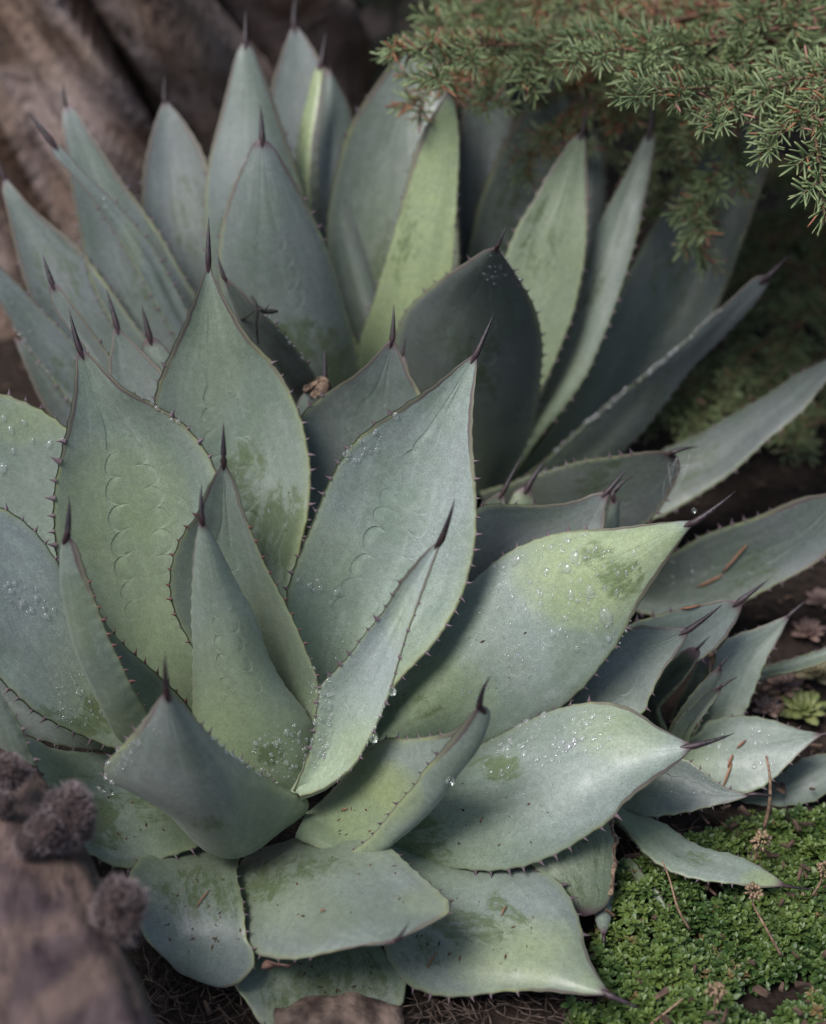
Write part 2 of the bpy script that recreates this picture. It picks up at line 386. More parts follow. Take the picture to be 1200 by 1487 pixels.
leaf('A', (98,777), [(109,788),(121,821),(137,867),(156,917),(175,958),(192,996),(215,1033),(250,1085)], [(107,790),(118,825),(134,866),(154,904),(185,940),(235,985),(275,1025),(310,1080)],
     (1.10,1.03,.97), e=(-.025,.05), M=[(92,788),(91,846),(100,887),(117,942),(142,992),(167,1037),(185,1064),(240,1100)], sp=(100,718), sd=-.004, tone=.86, yl=[(120,900,30,80,.2)], old=.1, red=True, ts=.005)
leaf('A', (642,782), [(618,801),(588,838),(561,881),(528,922),(508,949),(485,975),(467,995),(460,1030),(456,1070),(444,1108),(428,1150)], [(632,811),(615,858),(602,892),(592,918),(578,965),(568,999),(558,1026),(548,1050),(534,1078),(518,1107),(497,1128),(467,1148),(436,1158)],
     (1.10,1.045,.975), e=(-.012,-.03), md=(6,10), sp=(661,722), sd=-.01, tone=1.6, cool=.8, yl=[(590,900,30,60,.15),(530,1080,40,40,.2)], old=.1)
leaf('A', (242,1004), [(233,1012),(208,1046),(175,1083),(152,1108),(149,1118),(160,1132),(240,1140),(330,1150)], [(252,1010),(283,1042),(317,1079),(362,1112),(400,1137),(442,1160),(448,1168),(440,1178),(420,1170)],
     (1.10,1.05,.985,.94,.905), e=(.035,.03), M=[(252,1045),(270,1100),(290,1155),(312,1205),(328,1238),(345,1238),(365,1210),(375,1165)], sp=(240,948), sd=-.01, tone=.80, cool=.55, imp=.5, st=[(300,1190,26,12,.8)], old=.05, teeth=(.3,.85))
leaf('A', (696,1026), [(676,1046),(655,1062),(622,1069),(588,1072),(560,1072),(530,1095),(490,1140),(450,1180)], [(686,1034),(655,1073),(632,1100),(615,1118),(602,1140),(583,1160),(561,1188),(540,1213),(512,1234),(494,1240),(470,1232),(430,1218)],
     (1.10,1.03,.955), e=(.05,-.015), M=[(709,1032),(704,1060),(688,1090),(665,1116),(640,1146),(612,1174),(580,1200),(545,1224),(505,1232),(470,1215),(440,1200)], sp=(714,980), sd=-.012, yl=[(560,1150,60,50,.75),(520,1200,50,40,.5)], tone=.92, old=.1, cool=.2, esc=.6)
# ---- left leaves
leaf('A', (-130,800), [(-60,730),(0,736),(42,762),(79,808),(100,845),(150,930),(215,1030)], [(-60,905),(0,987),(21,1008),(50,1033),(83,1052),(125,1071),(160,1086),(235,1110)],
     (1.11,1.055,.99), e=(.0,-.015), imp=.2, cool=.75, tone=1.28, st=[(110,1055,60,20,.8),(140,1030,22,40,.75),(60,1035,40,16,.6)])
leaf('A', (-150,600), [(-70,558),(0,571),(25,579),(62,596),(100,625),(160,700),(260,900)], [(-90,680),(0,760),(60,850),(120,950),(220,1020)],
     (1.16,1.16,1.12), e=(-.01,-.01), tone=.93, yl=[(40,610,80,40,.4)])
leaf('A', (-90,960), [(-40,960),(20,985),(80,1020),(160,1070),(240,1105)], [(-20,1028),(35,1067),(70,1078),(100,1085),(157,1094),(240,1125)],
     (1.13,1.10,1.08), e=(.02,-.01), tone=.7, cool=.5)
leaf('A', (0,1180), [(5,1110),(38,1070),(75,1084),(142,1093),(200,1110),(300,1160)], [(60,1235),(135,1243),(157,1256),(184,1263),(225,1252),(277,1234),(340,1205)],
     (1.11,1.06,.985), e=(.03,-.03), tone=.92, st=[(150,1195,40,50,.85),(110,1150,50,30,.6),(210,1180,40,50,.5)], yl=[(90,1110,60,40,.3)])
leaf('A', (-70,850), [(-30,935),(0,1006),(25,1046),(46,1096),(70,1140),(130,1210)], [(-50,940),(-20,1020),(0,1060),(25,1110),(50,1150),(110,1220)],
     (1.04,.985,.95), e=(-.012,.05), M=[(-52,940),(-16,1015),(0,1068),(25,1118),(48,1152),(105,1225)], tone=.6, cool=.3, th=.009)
# ---- right leaves
leaf('A', (1013,756), [(985,757),(950,760),(887,767),(833,771),(792,779),(754,794),(725,812),(690,840),(640,890),(580,970),(510,1060)], [(1000,770),(975,806),(952,841),(930,875),(911,909),(892,941),(874,965),(855,991),(829,1016),(802,1040),(772,1059),(723,1078),(660,1090),(580,1110),(500,1130)],
     (1.15,1.095,1.03), e=(.035,.012), md=(0,-10), sp=(1070,711), imp=.35, cool=.45, tone=1.14, yl=[(860,830,120,90,.75),(940,800,80,50,.7),(650,1010,80,60,.4)], st=[(905,840,38,34,.75),(868,808,30,24,.6),(590,1040,70,50,.45)], old=.75)
leaf('A', (1009,1083), [(975,1066),(949,1051),(930,1036),(907,1025),(877,1019),(840,1021),(800,1032),(740,1060),(660,1100),(560,1150),(490,1180)], [(990,1103),(975,1115),(937,1143),(907,1167),(889,1190),(851,1216),(817,1235),(787,1248),(758,1259),(717,1263),(662,1260),(617,1254),(587,1246),(560,1232),(500,1215)],
     (1.13,1.062,1.03), e=(.062,-.012), md=(0,-6), sp=(1068,1064), imp=.35, cool=.35, tone=1.1, yl=[(900,1060,80,50,.35),(700,1200,60,60,.15)], st=[(735,1120,34,22,.9),(610,1220,55,60,.7),(690,1100,30,24,.5)], old=.65, ts=.005)
leaf('A', (883,713), [(862,717),(837,726),(810,731),(775,734),(737,732),(700,734),(640,790),(560,920)], [(885,718),(879,740),(877,768),(860,800),(820,850),(740,930),(620,1020)],
     (1.18,1.18,1.165), e=(-.005,-.02), sp=(911,680), tone=.55, cool=.6, old=.7)
leaf('A', (889,718), [(886,726),(884,742),(878,768),(840,830),(740,930)], [(899,727),(899,745),(899,768),(880,830),(780,950)],
     (1.20,1.205,1.19), e=(.01,.01), sp=(923,690), tone=.72, old=.7, teeth=(.5,.5))
leaf('A', (732,712), [(722,717),(708,726),(695,738),(660,800),(610,900)], [(733,722),(734,734),(730,760),(700,840),(650,920)],
     (1.21,1.23,1.23), e=(-.01,-.01), sp=(760,658), yb=.25, tone=.62, old=.4, teeth=(.5,.5))
leaf('A', (767,706), [(757,708),(743,717),(737,732),(720,780),(660,900)], [(774,714),(778,732),(770,780),(720,900)],
     (1.21,1.23,1.235), e=(.01,.01), sp=(795,665), yb=.45, tone=.8, old=.5, teeth=(.5,.5), sr=.005)
leaf('A', (1076,872), [(1050,871),(1020,877),(990,884),(952,894),(919,903),(850,950),(740,1040)], [(1078,880),(1072,897),(1061,916),(1046,935),(1000,970),(920,1020),(800,1080)],
     (1.15,1.18,1.17), e=(-.005,-.01), sp=(1117,841), tone=.78, cool=.5, old=.9)
leaf('A', (1003,913), [(985,911),(960,911),(925,909),(880,940),(800,1000),(700,1080)], [(997,927),(979,954),(960,980),(945,1010),(934,1036),(890,1060),(800,1090),(720,1110)],
     (1.14,1.125,1.11), e=(.0,-.01), sp=(1050,877), tone=.72, imp=.5, cool=.3, old=.8)
# ---- low front leaves
leaf('A', (577,1364), [(560,1366),(533,1372),(483,1383),(437,1393),(404,1393),(374,1385),(358,1369),(355,1335),(350,1298),(344,1268),(360,1235)], [(592,1358),(610,1350),(633,1338),(652,1326),(655,1312),(642,1296),(617,1275),(592,1254),(567,1229),(548,1212),(510,1195)],
     (1.11,1.04,.995,.955,.93), e=(-.005,.005), M=[(574,1366),(560,1368),(540,1360),(510,1335),(485,1300),(460,1265),(440,1225)], sp=(595,1336), sd=.0, tone=.88, cool=.8, st=[(385,1282,60,34,.8),(450,1268,80,20,.5)], yl=[(440,1330,90,50,.2),(620,1310,50,30,.3)], old=.4, ts=.003)
leaf('A', (887,1446), [(866,1411),(851,1378),(842,1340),(829,1306),(806,1276),(784,1261),(740,1245),(680,1230),(600,1215)], [(844,1445),(787,1439),(737,1440),(687,1446),(650,1447),(617,1441),(587,1426),(566,1400),(550,1350),(530,1280),(510,1240)],
     (1.10,1.028,.975), e=(.045,-.014), md=(-10,-8), sp=(934,1466), tone=.92, cool=.6, yl=[(760,1390,120,60,.6),(850,1430,50,30,.5)], st=[(690,1345,85,32,.75),(600,1390,50,40,.4),(740,1310,40,20,.4)], old=.9, ts=.0055)
leaf('A', (285,1408), [(262,1412),(240,1392),(214,1366),(196,1330),(185,1285),(200,1250),(260,1225)], [(320,1434),(345,1428),(366,1408),(370,1386),(358,1361),(354,1312),(345,1270),(350,1235)],
     (1.10,1.02,1.035), e=(-.01,-.02), tone=.8, cool=.7, st=[(300,1310,70,40,.6),(270,1290,60,30,.5)], ts=.003, teeth=(.2,.92))
leaf('A', (420,1510), [(377,1486),(360,1458),(342,1433),(345,1400),(390,1360)], [(470,1478),(540,1478),(583,1462),(590,1427),(570,1390),(530,1360)],
     (1.06,1.02,1.0), e=(-.005,-.005), tone=.78, st=[(470,1440,120,40,.7),(500,1400,80,20,.5)], yl=[(440,1480,80,30,.5)], teeth=(.5,.5))
# ---- shaded back leaves of the front rosette, shade partly put into their tone
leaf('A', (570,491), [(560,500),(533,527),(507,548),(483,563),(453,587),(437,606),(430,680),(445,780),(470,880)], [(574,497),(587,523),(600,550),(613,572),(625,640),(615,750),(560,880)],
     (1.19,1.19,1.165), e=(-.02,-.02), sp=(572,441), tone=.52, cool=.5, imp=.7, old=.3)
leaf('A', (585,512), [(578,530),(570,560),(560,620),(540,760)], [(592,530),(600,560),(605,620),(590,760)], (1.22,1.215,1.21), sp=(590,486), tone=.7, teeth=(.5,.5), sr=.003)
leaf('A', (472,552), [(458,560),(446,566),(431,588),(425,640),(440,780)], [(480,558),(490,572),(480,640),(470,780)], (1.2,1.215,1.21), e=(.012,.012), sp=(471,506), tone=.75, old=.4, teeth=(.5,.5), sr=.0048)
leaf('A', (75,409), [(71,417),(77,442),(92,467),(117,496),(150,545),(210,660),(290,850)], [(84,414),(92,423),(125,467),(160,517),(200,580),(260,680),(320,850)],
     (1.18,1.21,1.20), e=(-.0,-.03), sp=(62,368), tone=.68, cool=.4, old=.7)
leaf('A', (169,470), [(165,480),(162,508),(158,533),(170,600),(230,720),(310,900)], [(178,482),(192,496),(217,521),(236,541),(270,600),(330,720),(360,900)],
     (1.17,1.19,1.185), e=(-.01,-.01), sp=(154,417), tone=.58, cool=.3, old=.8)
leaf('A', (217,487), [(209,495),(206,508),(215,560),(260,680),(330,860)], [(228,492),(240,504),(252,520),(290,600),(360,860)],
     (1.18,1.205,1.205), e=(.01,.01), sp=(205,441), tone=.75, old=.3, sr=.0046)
# torn hanging leaf and a narrow one under the right side
leaf('A', (845,1331), [(825,1310),(800,1280),(772,1257),(740,1230),(700,1200)], [(866,1326),(884,1310),(891,1270),(894,1225),(890,1198),(860,1170),(800,1160)],
     (1.10,1.065,1.06), e=(.0,.01), tone=.62, yb=.35, st=[(840,1260,60,70,.5)])
leaf('A', (877,1362), [(868,1345),(864,1322),(862,1290),(850,1230)], [(884,1345),(888,1320),(890,1290),(885,1230)], (1.10,1.08,1.05), e=(.006,.006), sp=(877,1396), tone=.8, teeth=(.5,.5), sr=.0022)

# ---- rear rosette
BT = (.15, .85)
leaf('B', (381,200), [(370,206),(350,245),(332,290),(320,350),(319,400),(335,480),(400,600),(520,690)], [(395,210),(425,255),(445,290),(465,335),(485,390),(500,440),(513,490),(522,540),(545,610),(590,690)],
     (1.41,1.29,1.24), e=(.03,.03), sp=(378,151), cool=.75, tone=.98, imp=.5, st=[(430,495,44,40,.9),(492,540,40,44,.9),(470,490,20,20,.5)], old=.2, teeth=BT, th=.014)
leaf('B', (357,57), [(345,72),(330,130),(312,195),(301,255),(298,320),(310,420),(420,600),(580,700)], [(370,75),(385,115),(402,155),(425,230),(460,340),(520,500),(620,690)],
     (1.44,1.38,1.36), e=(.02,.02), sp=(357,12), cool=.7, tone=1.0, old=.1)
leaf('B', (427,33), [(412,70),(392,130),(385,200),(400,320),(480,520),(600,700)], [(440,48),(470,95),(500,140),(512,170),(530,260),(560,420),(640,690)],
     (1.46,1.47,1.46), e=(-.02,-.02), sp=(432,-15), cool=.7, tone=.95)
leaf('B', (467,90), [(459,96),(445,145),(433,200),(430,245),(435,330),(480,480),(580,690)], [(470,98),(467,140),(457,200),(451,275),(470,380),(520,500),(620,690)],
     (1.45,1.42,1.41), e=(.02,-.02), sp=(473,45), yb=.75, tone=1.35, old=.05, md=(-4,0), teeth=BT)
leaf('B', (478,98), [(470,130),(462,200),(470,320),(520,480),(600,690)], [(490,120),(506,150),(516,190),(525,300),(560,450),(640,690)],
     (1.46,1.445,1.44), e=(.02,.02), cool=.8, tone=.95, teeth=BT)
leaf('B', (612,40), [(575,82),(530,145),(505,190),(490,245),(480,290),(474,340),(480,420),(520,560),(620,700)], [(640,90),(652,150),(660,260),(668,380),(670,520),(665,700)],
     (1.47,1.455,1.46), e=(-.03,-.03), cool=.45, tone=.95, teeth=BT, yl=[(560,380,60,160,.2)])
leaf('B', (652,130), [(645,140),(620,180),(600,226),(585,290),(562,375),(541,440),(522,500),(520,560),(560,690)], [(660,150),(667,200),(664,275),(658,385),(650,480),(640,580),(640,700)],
     (1.43,1.36,1.32), e=(.015,-.01), M=[(655,150),(652,200),(645,285),(625,380),(605,470),(590,560),(600,700)], sp=(656,108), yb=.75, tone=1.35, old=.05, teeth=(.15,.75))  # yellow tint and raised tone paint in light glowing through the blade
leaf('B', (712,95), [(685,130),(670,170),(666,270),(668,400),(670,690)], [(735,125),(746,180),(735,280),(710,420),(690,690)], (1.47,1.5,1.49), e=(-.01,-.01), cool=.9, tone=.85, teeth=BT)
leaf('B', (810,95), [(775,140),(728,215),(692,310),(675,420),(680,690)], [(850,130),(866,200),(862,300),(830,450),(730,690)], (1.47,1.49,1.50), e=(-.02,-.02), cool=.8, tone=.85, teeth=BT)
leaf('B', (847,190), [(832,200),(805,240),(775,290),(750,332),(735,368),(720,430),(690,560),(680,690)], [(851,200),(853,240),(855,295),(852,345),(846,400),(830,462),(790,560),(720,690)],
     (1.42,1.37,1.35), e=(.0,-.01), md=(-6,0), sp=(852,147), cool=.2, yb=.45, tone=1.15, old=.05, teeth=BT)  # yellow tint imitates light passing through this leaf
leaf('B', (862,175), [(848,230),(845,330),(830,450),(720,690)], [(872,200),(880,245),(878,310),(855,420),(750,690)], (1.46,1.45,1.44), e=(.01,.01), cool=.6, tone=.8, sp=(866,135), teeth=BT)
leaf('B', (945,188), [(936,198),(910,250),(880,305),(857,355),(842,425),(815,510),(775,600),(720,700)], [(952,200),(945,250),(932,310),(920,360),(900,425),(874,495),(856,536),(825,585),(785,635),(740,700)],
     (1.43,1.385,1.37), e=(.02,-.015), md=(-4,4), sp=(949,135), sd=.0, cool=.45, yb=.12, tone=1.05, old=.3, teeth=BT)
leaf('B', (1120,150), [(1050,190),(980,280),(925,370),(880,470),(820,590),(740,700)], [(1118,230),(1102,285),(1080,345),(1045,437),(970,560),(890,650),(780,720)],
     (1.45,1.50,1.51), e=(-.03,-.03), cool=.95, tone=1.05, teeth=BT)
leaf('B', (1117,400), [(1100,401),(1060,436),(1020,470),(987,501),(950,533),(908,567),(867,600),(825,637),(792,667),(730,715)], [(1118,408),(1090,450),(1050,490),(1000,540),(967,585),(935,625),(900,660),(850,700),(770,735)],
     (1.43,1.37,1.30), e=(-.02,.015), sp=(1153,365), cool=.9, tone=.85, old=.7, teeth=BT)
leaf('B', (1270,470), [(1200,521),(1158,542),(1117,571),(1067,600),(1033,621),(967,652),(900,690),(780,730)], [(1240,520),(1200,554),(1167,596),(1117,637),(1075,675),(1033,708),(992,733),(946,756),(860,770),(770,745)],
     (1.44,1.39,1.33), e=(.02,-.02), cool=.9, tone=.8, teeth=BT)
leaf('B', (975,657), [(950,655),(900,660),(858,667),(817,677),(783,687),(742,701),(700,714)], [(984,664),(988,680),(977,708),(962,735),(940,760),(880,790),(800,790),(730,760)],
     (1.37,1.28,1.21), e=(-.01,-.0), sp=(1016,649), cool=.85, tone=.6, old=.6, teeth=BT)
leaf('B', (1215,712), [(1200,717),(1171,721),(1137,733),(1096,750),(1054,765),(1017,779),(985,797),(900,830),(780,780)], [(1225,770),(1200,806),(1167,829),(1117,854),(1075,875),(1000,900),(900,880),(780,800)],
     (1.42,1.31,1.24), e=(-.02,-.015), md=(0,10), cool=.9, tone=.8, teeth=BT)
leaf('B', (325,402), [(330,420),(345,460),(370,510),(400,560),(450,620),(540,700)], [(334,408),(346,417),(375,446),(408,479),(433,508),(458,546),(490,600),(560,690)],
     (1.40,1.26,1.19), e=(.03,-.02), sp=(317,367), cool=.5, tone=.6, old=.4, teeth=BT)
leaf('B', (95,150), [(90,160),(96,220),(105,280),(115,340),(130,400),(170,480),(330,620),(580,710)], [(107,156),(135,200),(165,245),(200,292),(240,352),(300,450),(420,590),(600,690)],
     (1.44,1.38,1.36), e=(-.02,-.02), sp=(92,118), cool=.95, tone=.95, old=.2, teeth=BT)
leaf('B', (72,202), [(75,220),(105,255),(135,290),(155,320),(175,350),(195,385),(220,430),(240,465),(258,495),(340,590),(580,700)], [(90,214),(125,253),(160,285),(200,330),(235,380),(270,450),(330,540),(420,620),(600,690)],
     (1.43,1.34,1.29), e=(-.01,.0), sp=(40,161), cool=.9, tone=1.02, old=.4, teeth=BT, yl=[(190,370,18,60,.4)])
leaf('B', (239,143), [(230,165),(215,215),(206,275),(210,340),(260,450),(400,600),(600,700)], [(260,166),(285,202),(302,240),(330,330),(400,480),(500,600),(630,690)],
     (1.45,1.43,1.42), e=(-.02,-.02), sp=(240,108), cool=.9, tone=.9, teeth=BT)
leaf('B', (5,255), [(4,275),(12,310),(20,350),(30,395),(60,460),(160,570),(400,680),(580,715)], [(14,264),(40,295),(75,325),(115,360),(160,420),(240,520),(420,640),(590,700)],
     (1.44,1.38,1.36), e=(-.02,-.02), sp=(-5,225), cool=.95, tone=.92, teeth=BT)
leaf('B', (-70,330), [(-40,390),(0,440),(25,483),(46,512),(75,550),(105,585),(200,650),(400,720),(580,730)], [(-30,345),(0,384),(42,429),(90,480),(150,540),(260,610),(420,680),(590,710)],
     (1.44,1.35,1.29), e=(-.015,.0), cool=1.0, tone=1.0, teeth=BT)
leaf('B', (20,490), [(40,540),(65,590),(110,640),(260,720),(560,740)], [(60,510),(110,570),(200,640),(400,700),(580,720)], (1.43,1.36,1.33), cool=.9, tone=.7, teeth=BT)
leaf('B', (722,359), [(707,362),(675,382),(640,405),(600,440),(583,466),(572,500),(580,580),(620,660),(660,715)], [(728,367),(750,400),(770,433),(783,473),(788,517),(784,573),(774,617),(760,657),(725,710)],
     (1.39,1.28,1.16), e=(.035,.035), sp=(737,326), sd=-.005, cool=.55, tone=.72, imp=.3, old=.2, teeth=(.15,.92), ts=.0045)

# ---- young offset
leaf('C', (1013,942), [(1003,940),(990,946),(971,965),(956,991),(941,1021),(950,1060)], [(1017,948),(1009,965),(990,991),(971,1010),(955,1030),(970,1070)], (1.18,1.165,1.15), e=(.0,-.015), sp=(1032,923), sr=.002, yb=.1, tone=.42, st=[(980,985,70,80,1)], teeth=(.2,.8), ts=.003)
leaf('C', (1046,966), [(1030,980),(1005,1008),(985,1035),(970,1060),(965,1085)], [(1049,972),(1035,1000),(1015,1030),(995,1060),(985,1085)], (1.19,1.17,1.15), e=(-.01,.01), M=[(1043,980),(1022,1010),(1003,1035),(985,1062),(975,1088)], sp=(1069,948), sr=.002, tone=.8, teeth=(.2,.6), ts=.003, th=.006)
leaf('C', (1048,996), [(1027,1005),(1000,1030),(978,1058),(968,1085)], [(1047,1003),(1031,1027),(1010,1056),(995,1085)], (1.18,1.155,1.13), e=(-.012,-.005), sp=(1072,983), sr=.0022, tone=.72, teeth=(.2,.6), ts=.003, th=.006)
leaf('C', (1028,950), [(1015,960),(1000,990),(980,1030),(970,1080)], [(1032,965),(1030,1000),(1020,1040),(1000,1085)], (1.2,1.19,1.185), e=(-.01,-.01), tone=.45, st=[(1010,1000,60,80,1)], teeth=(.5,.5), th=.006)
leaf('C', (1149,891), [(1125,901),(1099,912),(1065,924),(1044,942),(1036,970),(1020,1030),(1000,1085)], [(1144,902),(1129,931),(1110,965),(1097,1000),(1085,1030),(1060,1070),(1015,1095)], (1.21,1.21,1.2), e=(-.0,-.01), sp=(1175,869), sr=.0025, tone=.95, imp=.5, old=.8, teeth=(.15,.85), ts=.003)
leaf('C', (1198,1066), [(1162,1059),(1125,1047),(1087,1040),(1050,1042),(1020,1053),(990,1075),(970,1100)], [(1181,1077),(1155,1100),(1136,1119),(1110,1141),(1085,1152),(1040,1150),(990,1130),(970,1115)], (1.19,1.17,1.155), e=(.02,-.02), sp=(1235,1058), sr=.0025, tone=1.12, cool=.3, teeth=(.15,.85), ts=.003)
leaf('C', (1094,1153), [(1078,1151),(1050,1141),(1022,1120),(1000,1105),(960,1090),(920,1100),(890,1130)], [(1072,1162),(1035,1171),(990,1181),(940,1188),(911,1190),(890,1170),(880,1150)], (1.16,1.13,1.105), e=(.0,-.012), sp=(1132,1158), sr=.0025, tone=.95, cool=.35, imp=.4, old=.1, teeth=(.15,.85), ts=.003)
leaf('C', (1143,1287), [(1125,1272),(1095,1254),(1065,1242),(1031,1235),(997,1220),(967,1199),(945,1190),(925,1188),(900,1180)], [(1110,1289),(1069,1285),(1012,1277),(975,1266),(937,1240),(910,1207),(890,1185)], (1.13,1.095,1.08), e=(.015,-.015), sp=(1190,1291), sr=.002, tone=1.08, cool=.1, yl=[(1120,1280,50,20,.6)], st=[(1010,1250,40,14,.4)], teeth=(.1,.9), ts=.003)
leaf('C', (966,1374), [(958,1345),(950,1315),(940,1298),(922,1278),(905,1255)], [(978,1350),(983,1340),(970,1318),(955,1295),(935,1272),(915,1245)], (1.11,1.085,1.065), e=(.008,-.004), sp=(968,1400), sr=.0016, tone=.75, yb=.3, teeth=(.15,.85), ts=.0025, th=.006)
leaf('C', (1250,1085), [(1210,1092),(1170,1100),(1135,1122),(1090,1150),(1020,1150)], [(1220,1130),(1190,1160),(1140,1170),(1080,1165),(1020,1160)], (1.2,1.19,1.19), e=(.015,-.01), tone=.85, teeth=BT, ts=.003)
leaf('C', (1260,925), [(1200,940),(1150,958),(1105,972),(1060,1000),(1015,1060)], [(1250,945),(1200,962),(1150,976),(1105,985),(1070,1015),(1030,1070)], (1.22,1.25,1.25), e=(.0,-.02), tone=.9, yb=.1, teeth=BT, ts=.003)

# ---- marginal teeth: the visible ones singly, the rest of each plant joined
def tooth_mesh(name, mat):
    pts = [(0, 0, -.25), (0, 0, 0), (.02, 0, .3), (.08, 0, .62), (.2, 0, 1.0)]; rad = [.42, .34, .2, .1, .015]
    V, Fc = [], []
    for (x, y, z), r in zip(pts, rad):
        for k in range(5):
            a = 2*math.pi*k/5; V.append((x+r*math.cos(a), y+.55*r*math.sin(a), z))
    for i in range(4):
        for k in range(5): Fc.append((i*5+k, i*5+(k+1) % 5, (i+1)*5+(k+1) % 5, (i+1)*5+k))
    Fc.append((20, 21, 22, 23, 24))
    me = bpy.data.meshes.new(name); me.from_pydata(V, [], Fc); me.polygons.foreach_set('use_smooth', [True]*len(me.polygons)); me.materials.append(mat); return me
TM = tooth_mesh('tooth', TOOTH); TR = tooth_mesh('tooth_red', TOOTH_RED)
bpy.context.view_layer.update()
dg = bpy.context.evaluated_depsgraph_get()
def visible(p, tol=.006):
    d = Vector(p)-CAM; L = d.length
    c = d.dot(FWD); x = 600+F*d.dot(RT)/c; y = 743.5-F*d.dot(UP)/c
    if not (-5 < x < 1205 and -5 < y < 1492): return False
    hit, loc, *_ = sc.ray_cast(dg, CAM, d/L)
    return (not hit) or (loc-CAM).length > L-tol
cand = {'A': [], 'B': [], 'C': []}
for D in LEAVES:
    u0, u1 = D['teeth']
    if u1 <= u0: continue
    for E, sgn, ph in ((D['A'], -1, .0), (D['C'], 1, .4)):
        s = D['slen']; step = .0125 if D['pl'] != 'C' else .008
        k = math.ceil((s[-1]*u0)/step); 
        while (k-ph)*step < s[-1]*u1:
            q = (k-ph)*step + rng.uniform(-.0012, .0012); k += 1
            if q < s[-1]*u0: continue
            p = np.array([np.interp(q, s, E[:, c]) for c in range(3)]); b = np.array([np.interp(q, s, D['B'][:, c]) for c in range(3)])
            p2 = np.array([np.interp(q+.004, s, E[:, c]) for c in range(3)])
            out = Vector(p-b); tan = Vector(p2-p)
            if out.length < .004 or tan.length < 1e-6: continue
            out -= tan*(out.dot(tan)/tan.length_squared); out.normalize(); tan.normalize()
            bend = tan*rng.choice((1, 1, -1))*1.0
            X = bend.normalized(); Z = (out+X*rng.uniform(-.25, .25)).normalized(); Y = Z.cross(X).normalized(); X = Y.cross(Z)
            sz = D['ts']*(.78 if D['red'] else 1.0)*rng.uniform(.6, 1.25)
            Mx = Matrix((X, Y, Z)).transposed().to_4x4() @ Matrix.Diagonal((sz, sz, sz, 1)); Mx.translation = Vector(p)
            cand[D['pl']].append((visible(Vector(p)+out*.002), sz/(Vector(p)-CAM).length, D, Mx))
for pl, lst in cand.items():
    vis = sorted([c for c in lst if c[0]], key=lambda c: -c[1]); single = vis[:290] if pl != 'B' else vis[:120]
    rest = [c for c in lst if not c[0]] + vis[len(single):]
    root = PLANTS[pl]; inv = Matrix.Translation(-root.location)
    for c in single:
        o = bpy.data.objects.new('tooth', TR if c[2]['red'] else TM); col.objects.link(o); o.parent = c[2]['o']; o.matrix_local = inv @ c[3]
    V, Fc = [], []; base = [v.co.copy() for v in TM.vertices]; bf = [tuple(f.vertices) for f in TM.polygons]
    for c in rest:
        mm = inv @ c[3]; addgeo(V, Fc, [mm @ v for v in base], bf)
    if V:
        o = mesh_obj('hidden_teeth', V, Fc, TOOTH, root); o['kind'] = 'stuff'

# ------------------------------------------------------------------ driftwood stump behind
def wood_material(name, c1, c2, c3, dark, stretch, scale=1.0):
    m = N(name); p = m.coord('Object'); q = m.scale(p, *stretch)
    n1 = m.noise(q, 9*scale, 6, .6, 1.2); n2 = m.noise(q, 40*scale, 6, .65, .6); n3 = m.noise(p, 7*scale, 3, .5); n4 = m.noise(p, 30*scale, 4, .6)
    c = m.mix(m.ss(n1, .35, .65), c1, c2); c = m.mix(m.ss(n3, .45, .65, 0, .8), c, c3); c = m.mix(m.ss(n2, .52, .7, 0, .75), c, dark)
    c = m.mix(m.ss(n4, .58, .72, 0, .55), c, dark)
    m.base(c); m.rough(.7); m.b.inputs['Specular IOR Level'].default_value = .3
    m.normal(m.bump(m.math('ADD', n2, m.math('MULTIPLY', n1, 1.5)), .8, .012/scale)); return m.m
def build_stump():
    cx, cy = -.43, 2.0; V, Fc = [], []; NA, NZ = 260, 120
    root = empty('driftwood_stump', (cx, cy, 0), 'weathered reddish brown driftwood stump with deep furrows behind the tall agave', 'stump')
    for j in range(NZ+1):
        z = -.05+.8*j/NZ
        for i in range(NA):
            a = 2*math.pi*i/NA; tw = a+z*1.9
            r = .335+.05*math.cos(3*tw+.6)+.025*math.cos(5*tw+2.0)+.03*math.exp(-((z)/.12)**2)
            q = Vector((math.cos(tw)*1.6, math.sin(tw)*1.6, z*1.1))
            rid = 1-abs(noise.noise(q*2.2))*2.2; r += .045*rid
            r -= .13*max(0, 1-abs(noise.noise(q*1.5+Vector((4, 1, 3))))*6)
            r += .05*noise.noise(Vector((math.cos(tw)*4, math.sin(tw)*4, z*5)))+.03*noise.noise(Vector((math.cos(tw)*9, math.sin(tw)*9, z*7)))+.012*noise.noise(Vector((math.cos(tw)*25, math.sin(tw)*25, z*8)))
            if z > .6: r *= 1-.5*((z-.6)/.15)**2
            V.append((r*math.cos(a), r*math.sin(a), z))
    for j in range(NZ):
        for i in range(NA):
            i2 = (i+1) % NA; Fc.append((j*NA+i, j*NA+i2, (j+1)*NA+i2, (j+1)*NA+i))
    Fc.append(tuple(range(NZ*NA, NZ*NA+NA)))
    mesh_obj('wood', V, Fc, wood_material('stump_wood', (0.20, 0.125, 0.09), (0.38, 0.275, 0.22), (0.44, 0.345, 0.32), (0.022, 0.012, 0.011), (1, 1, .45)), root)
build_stump()

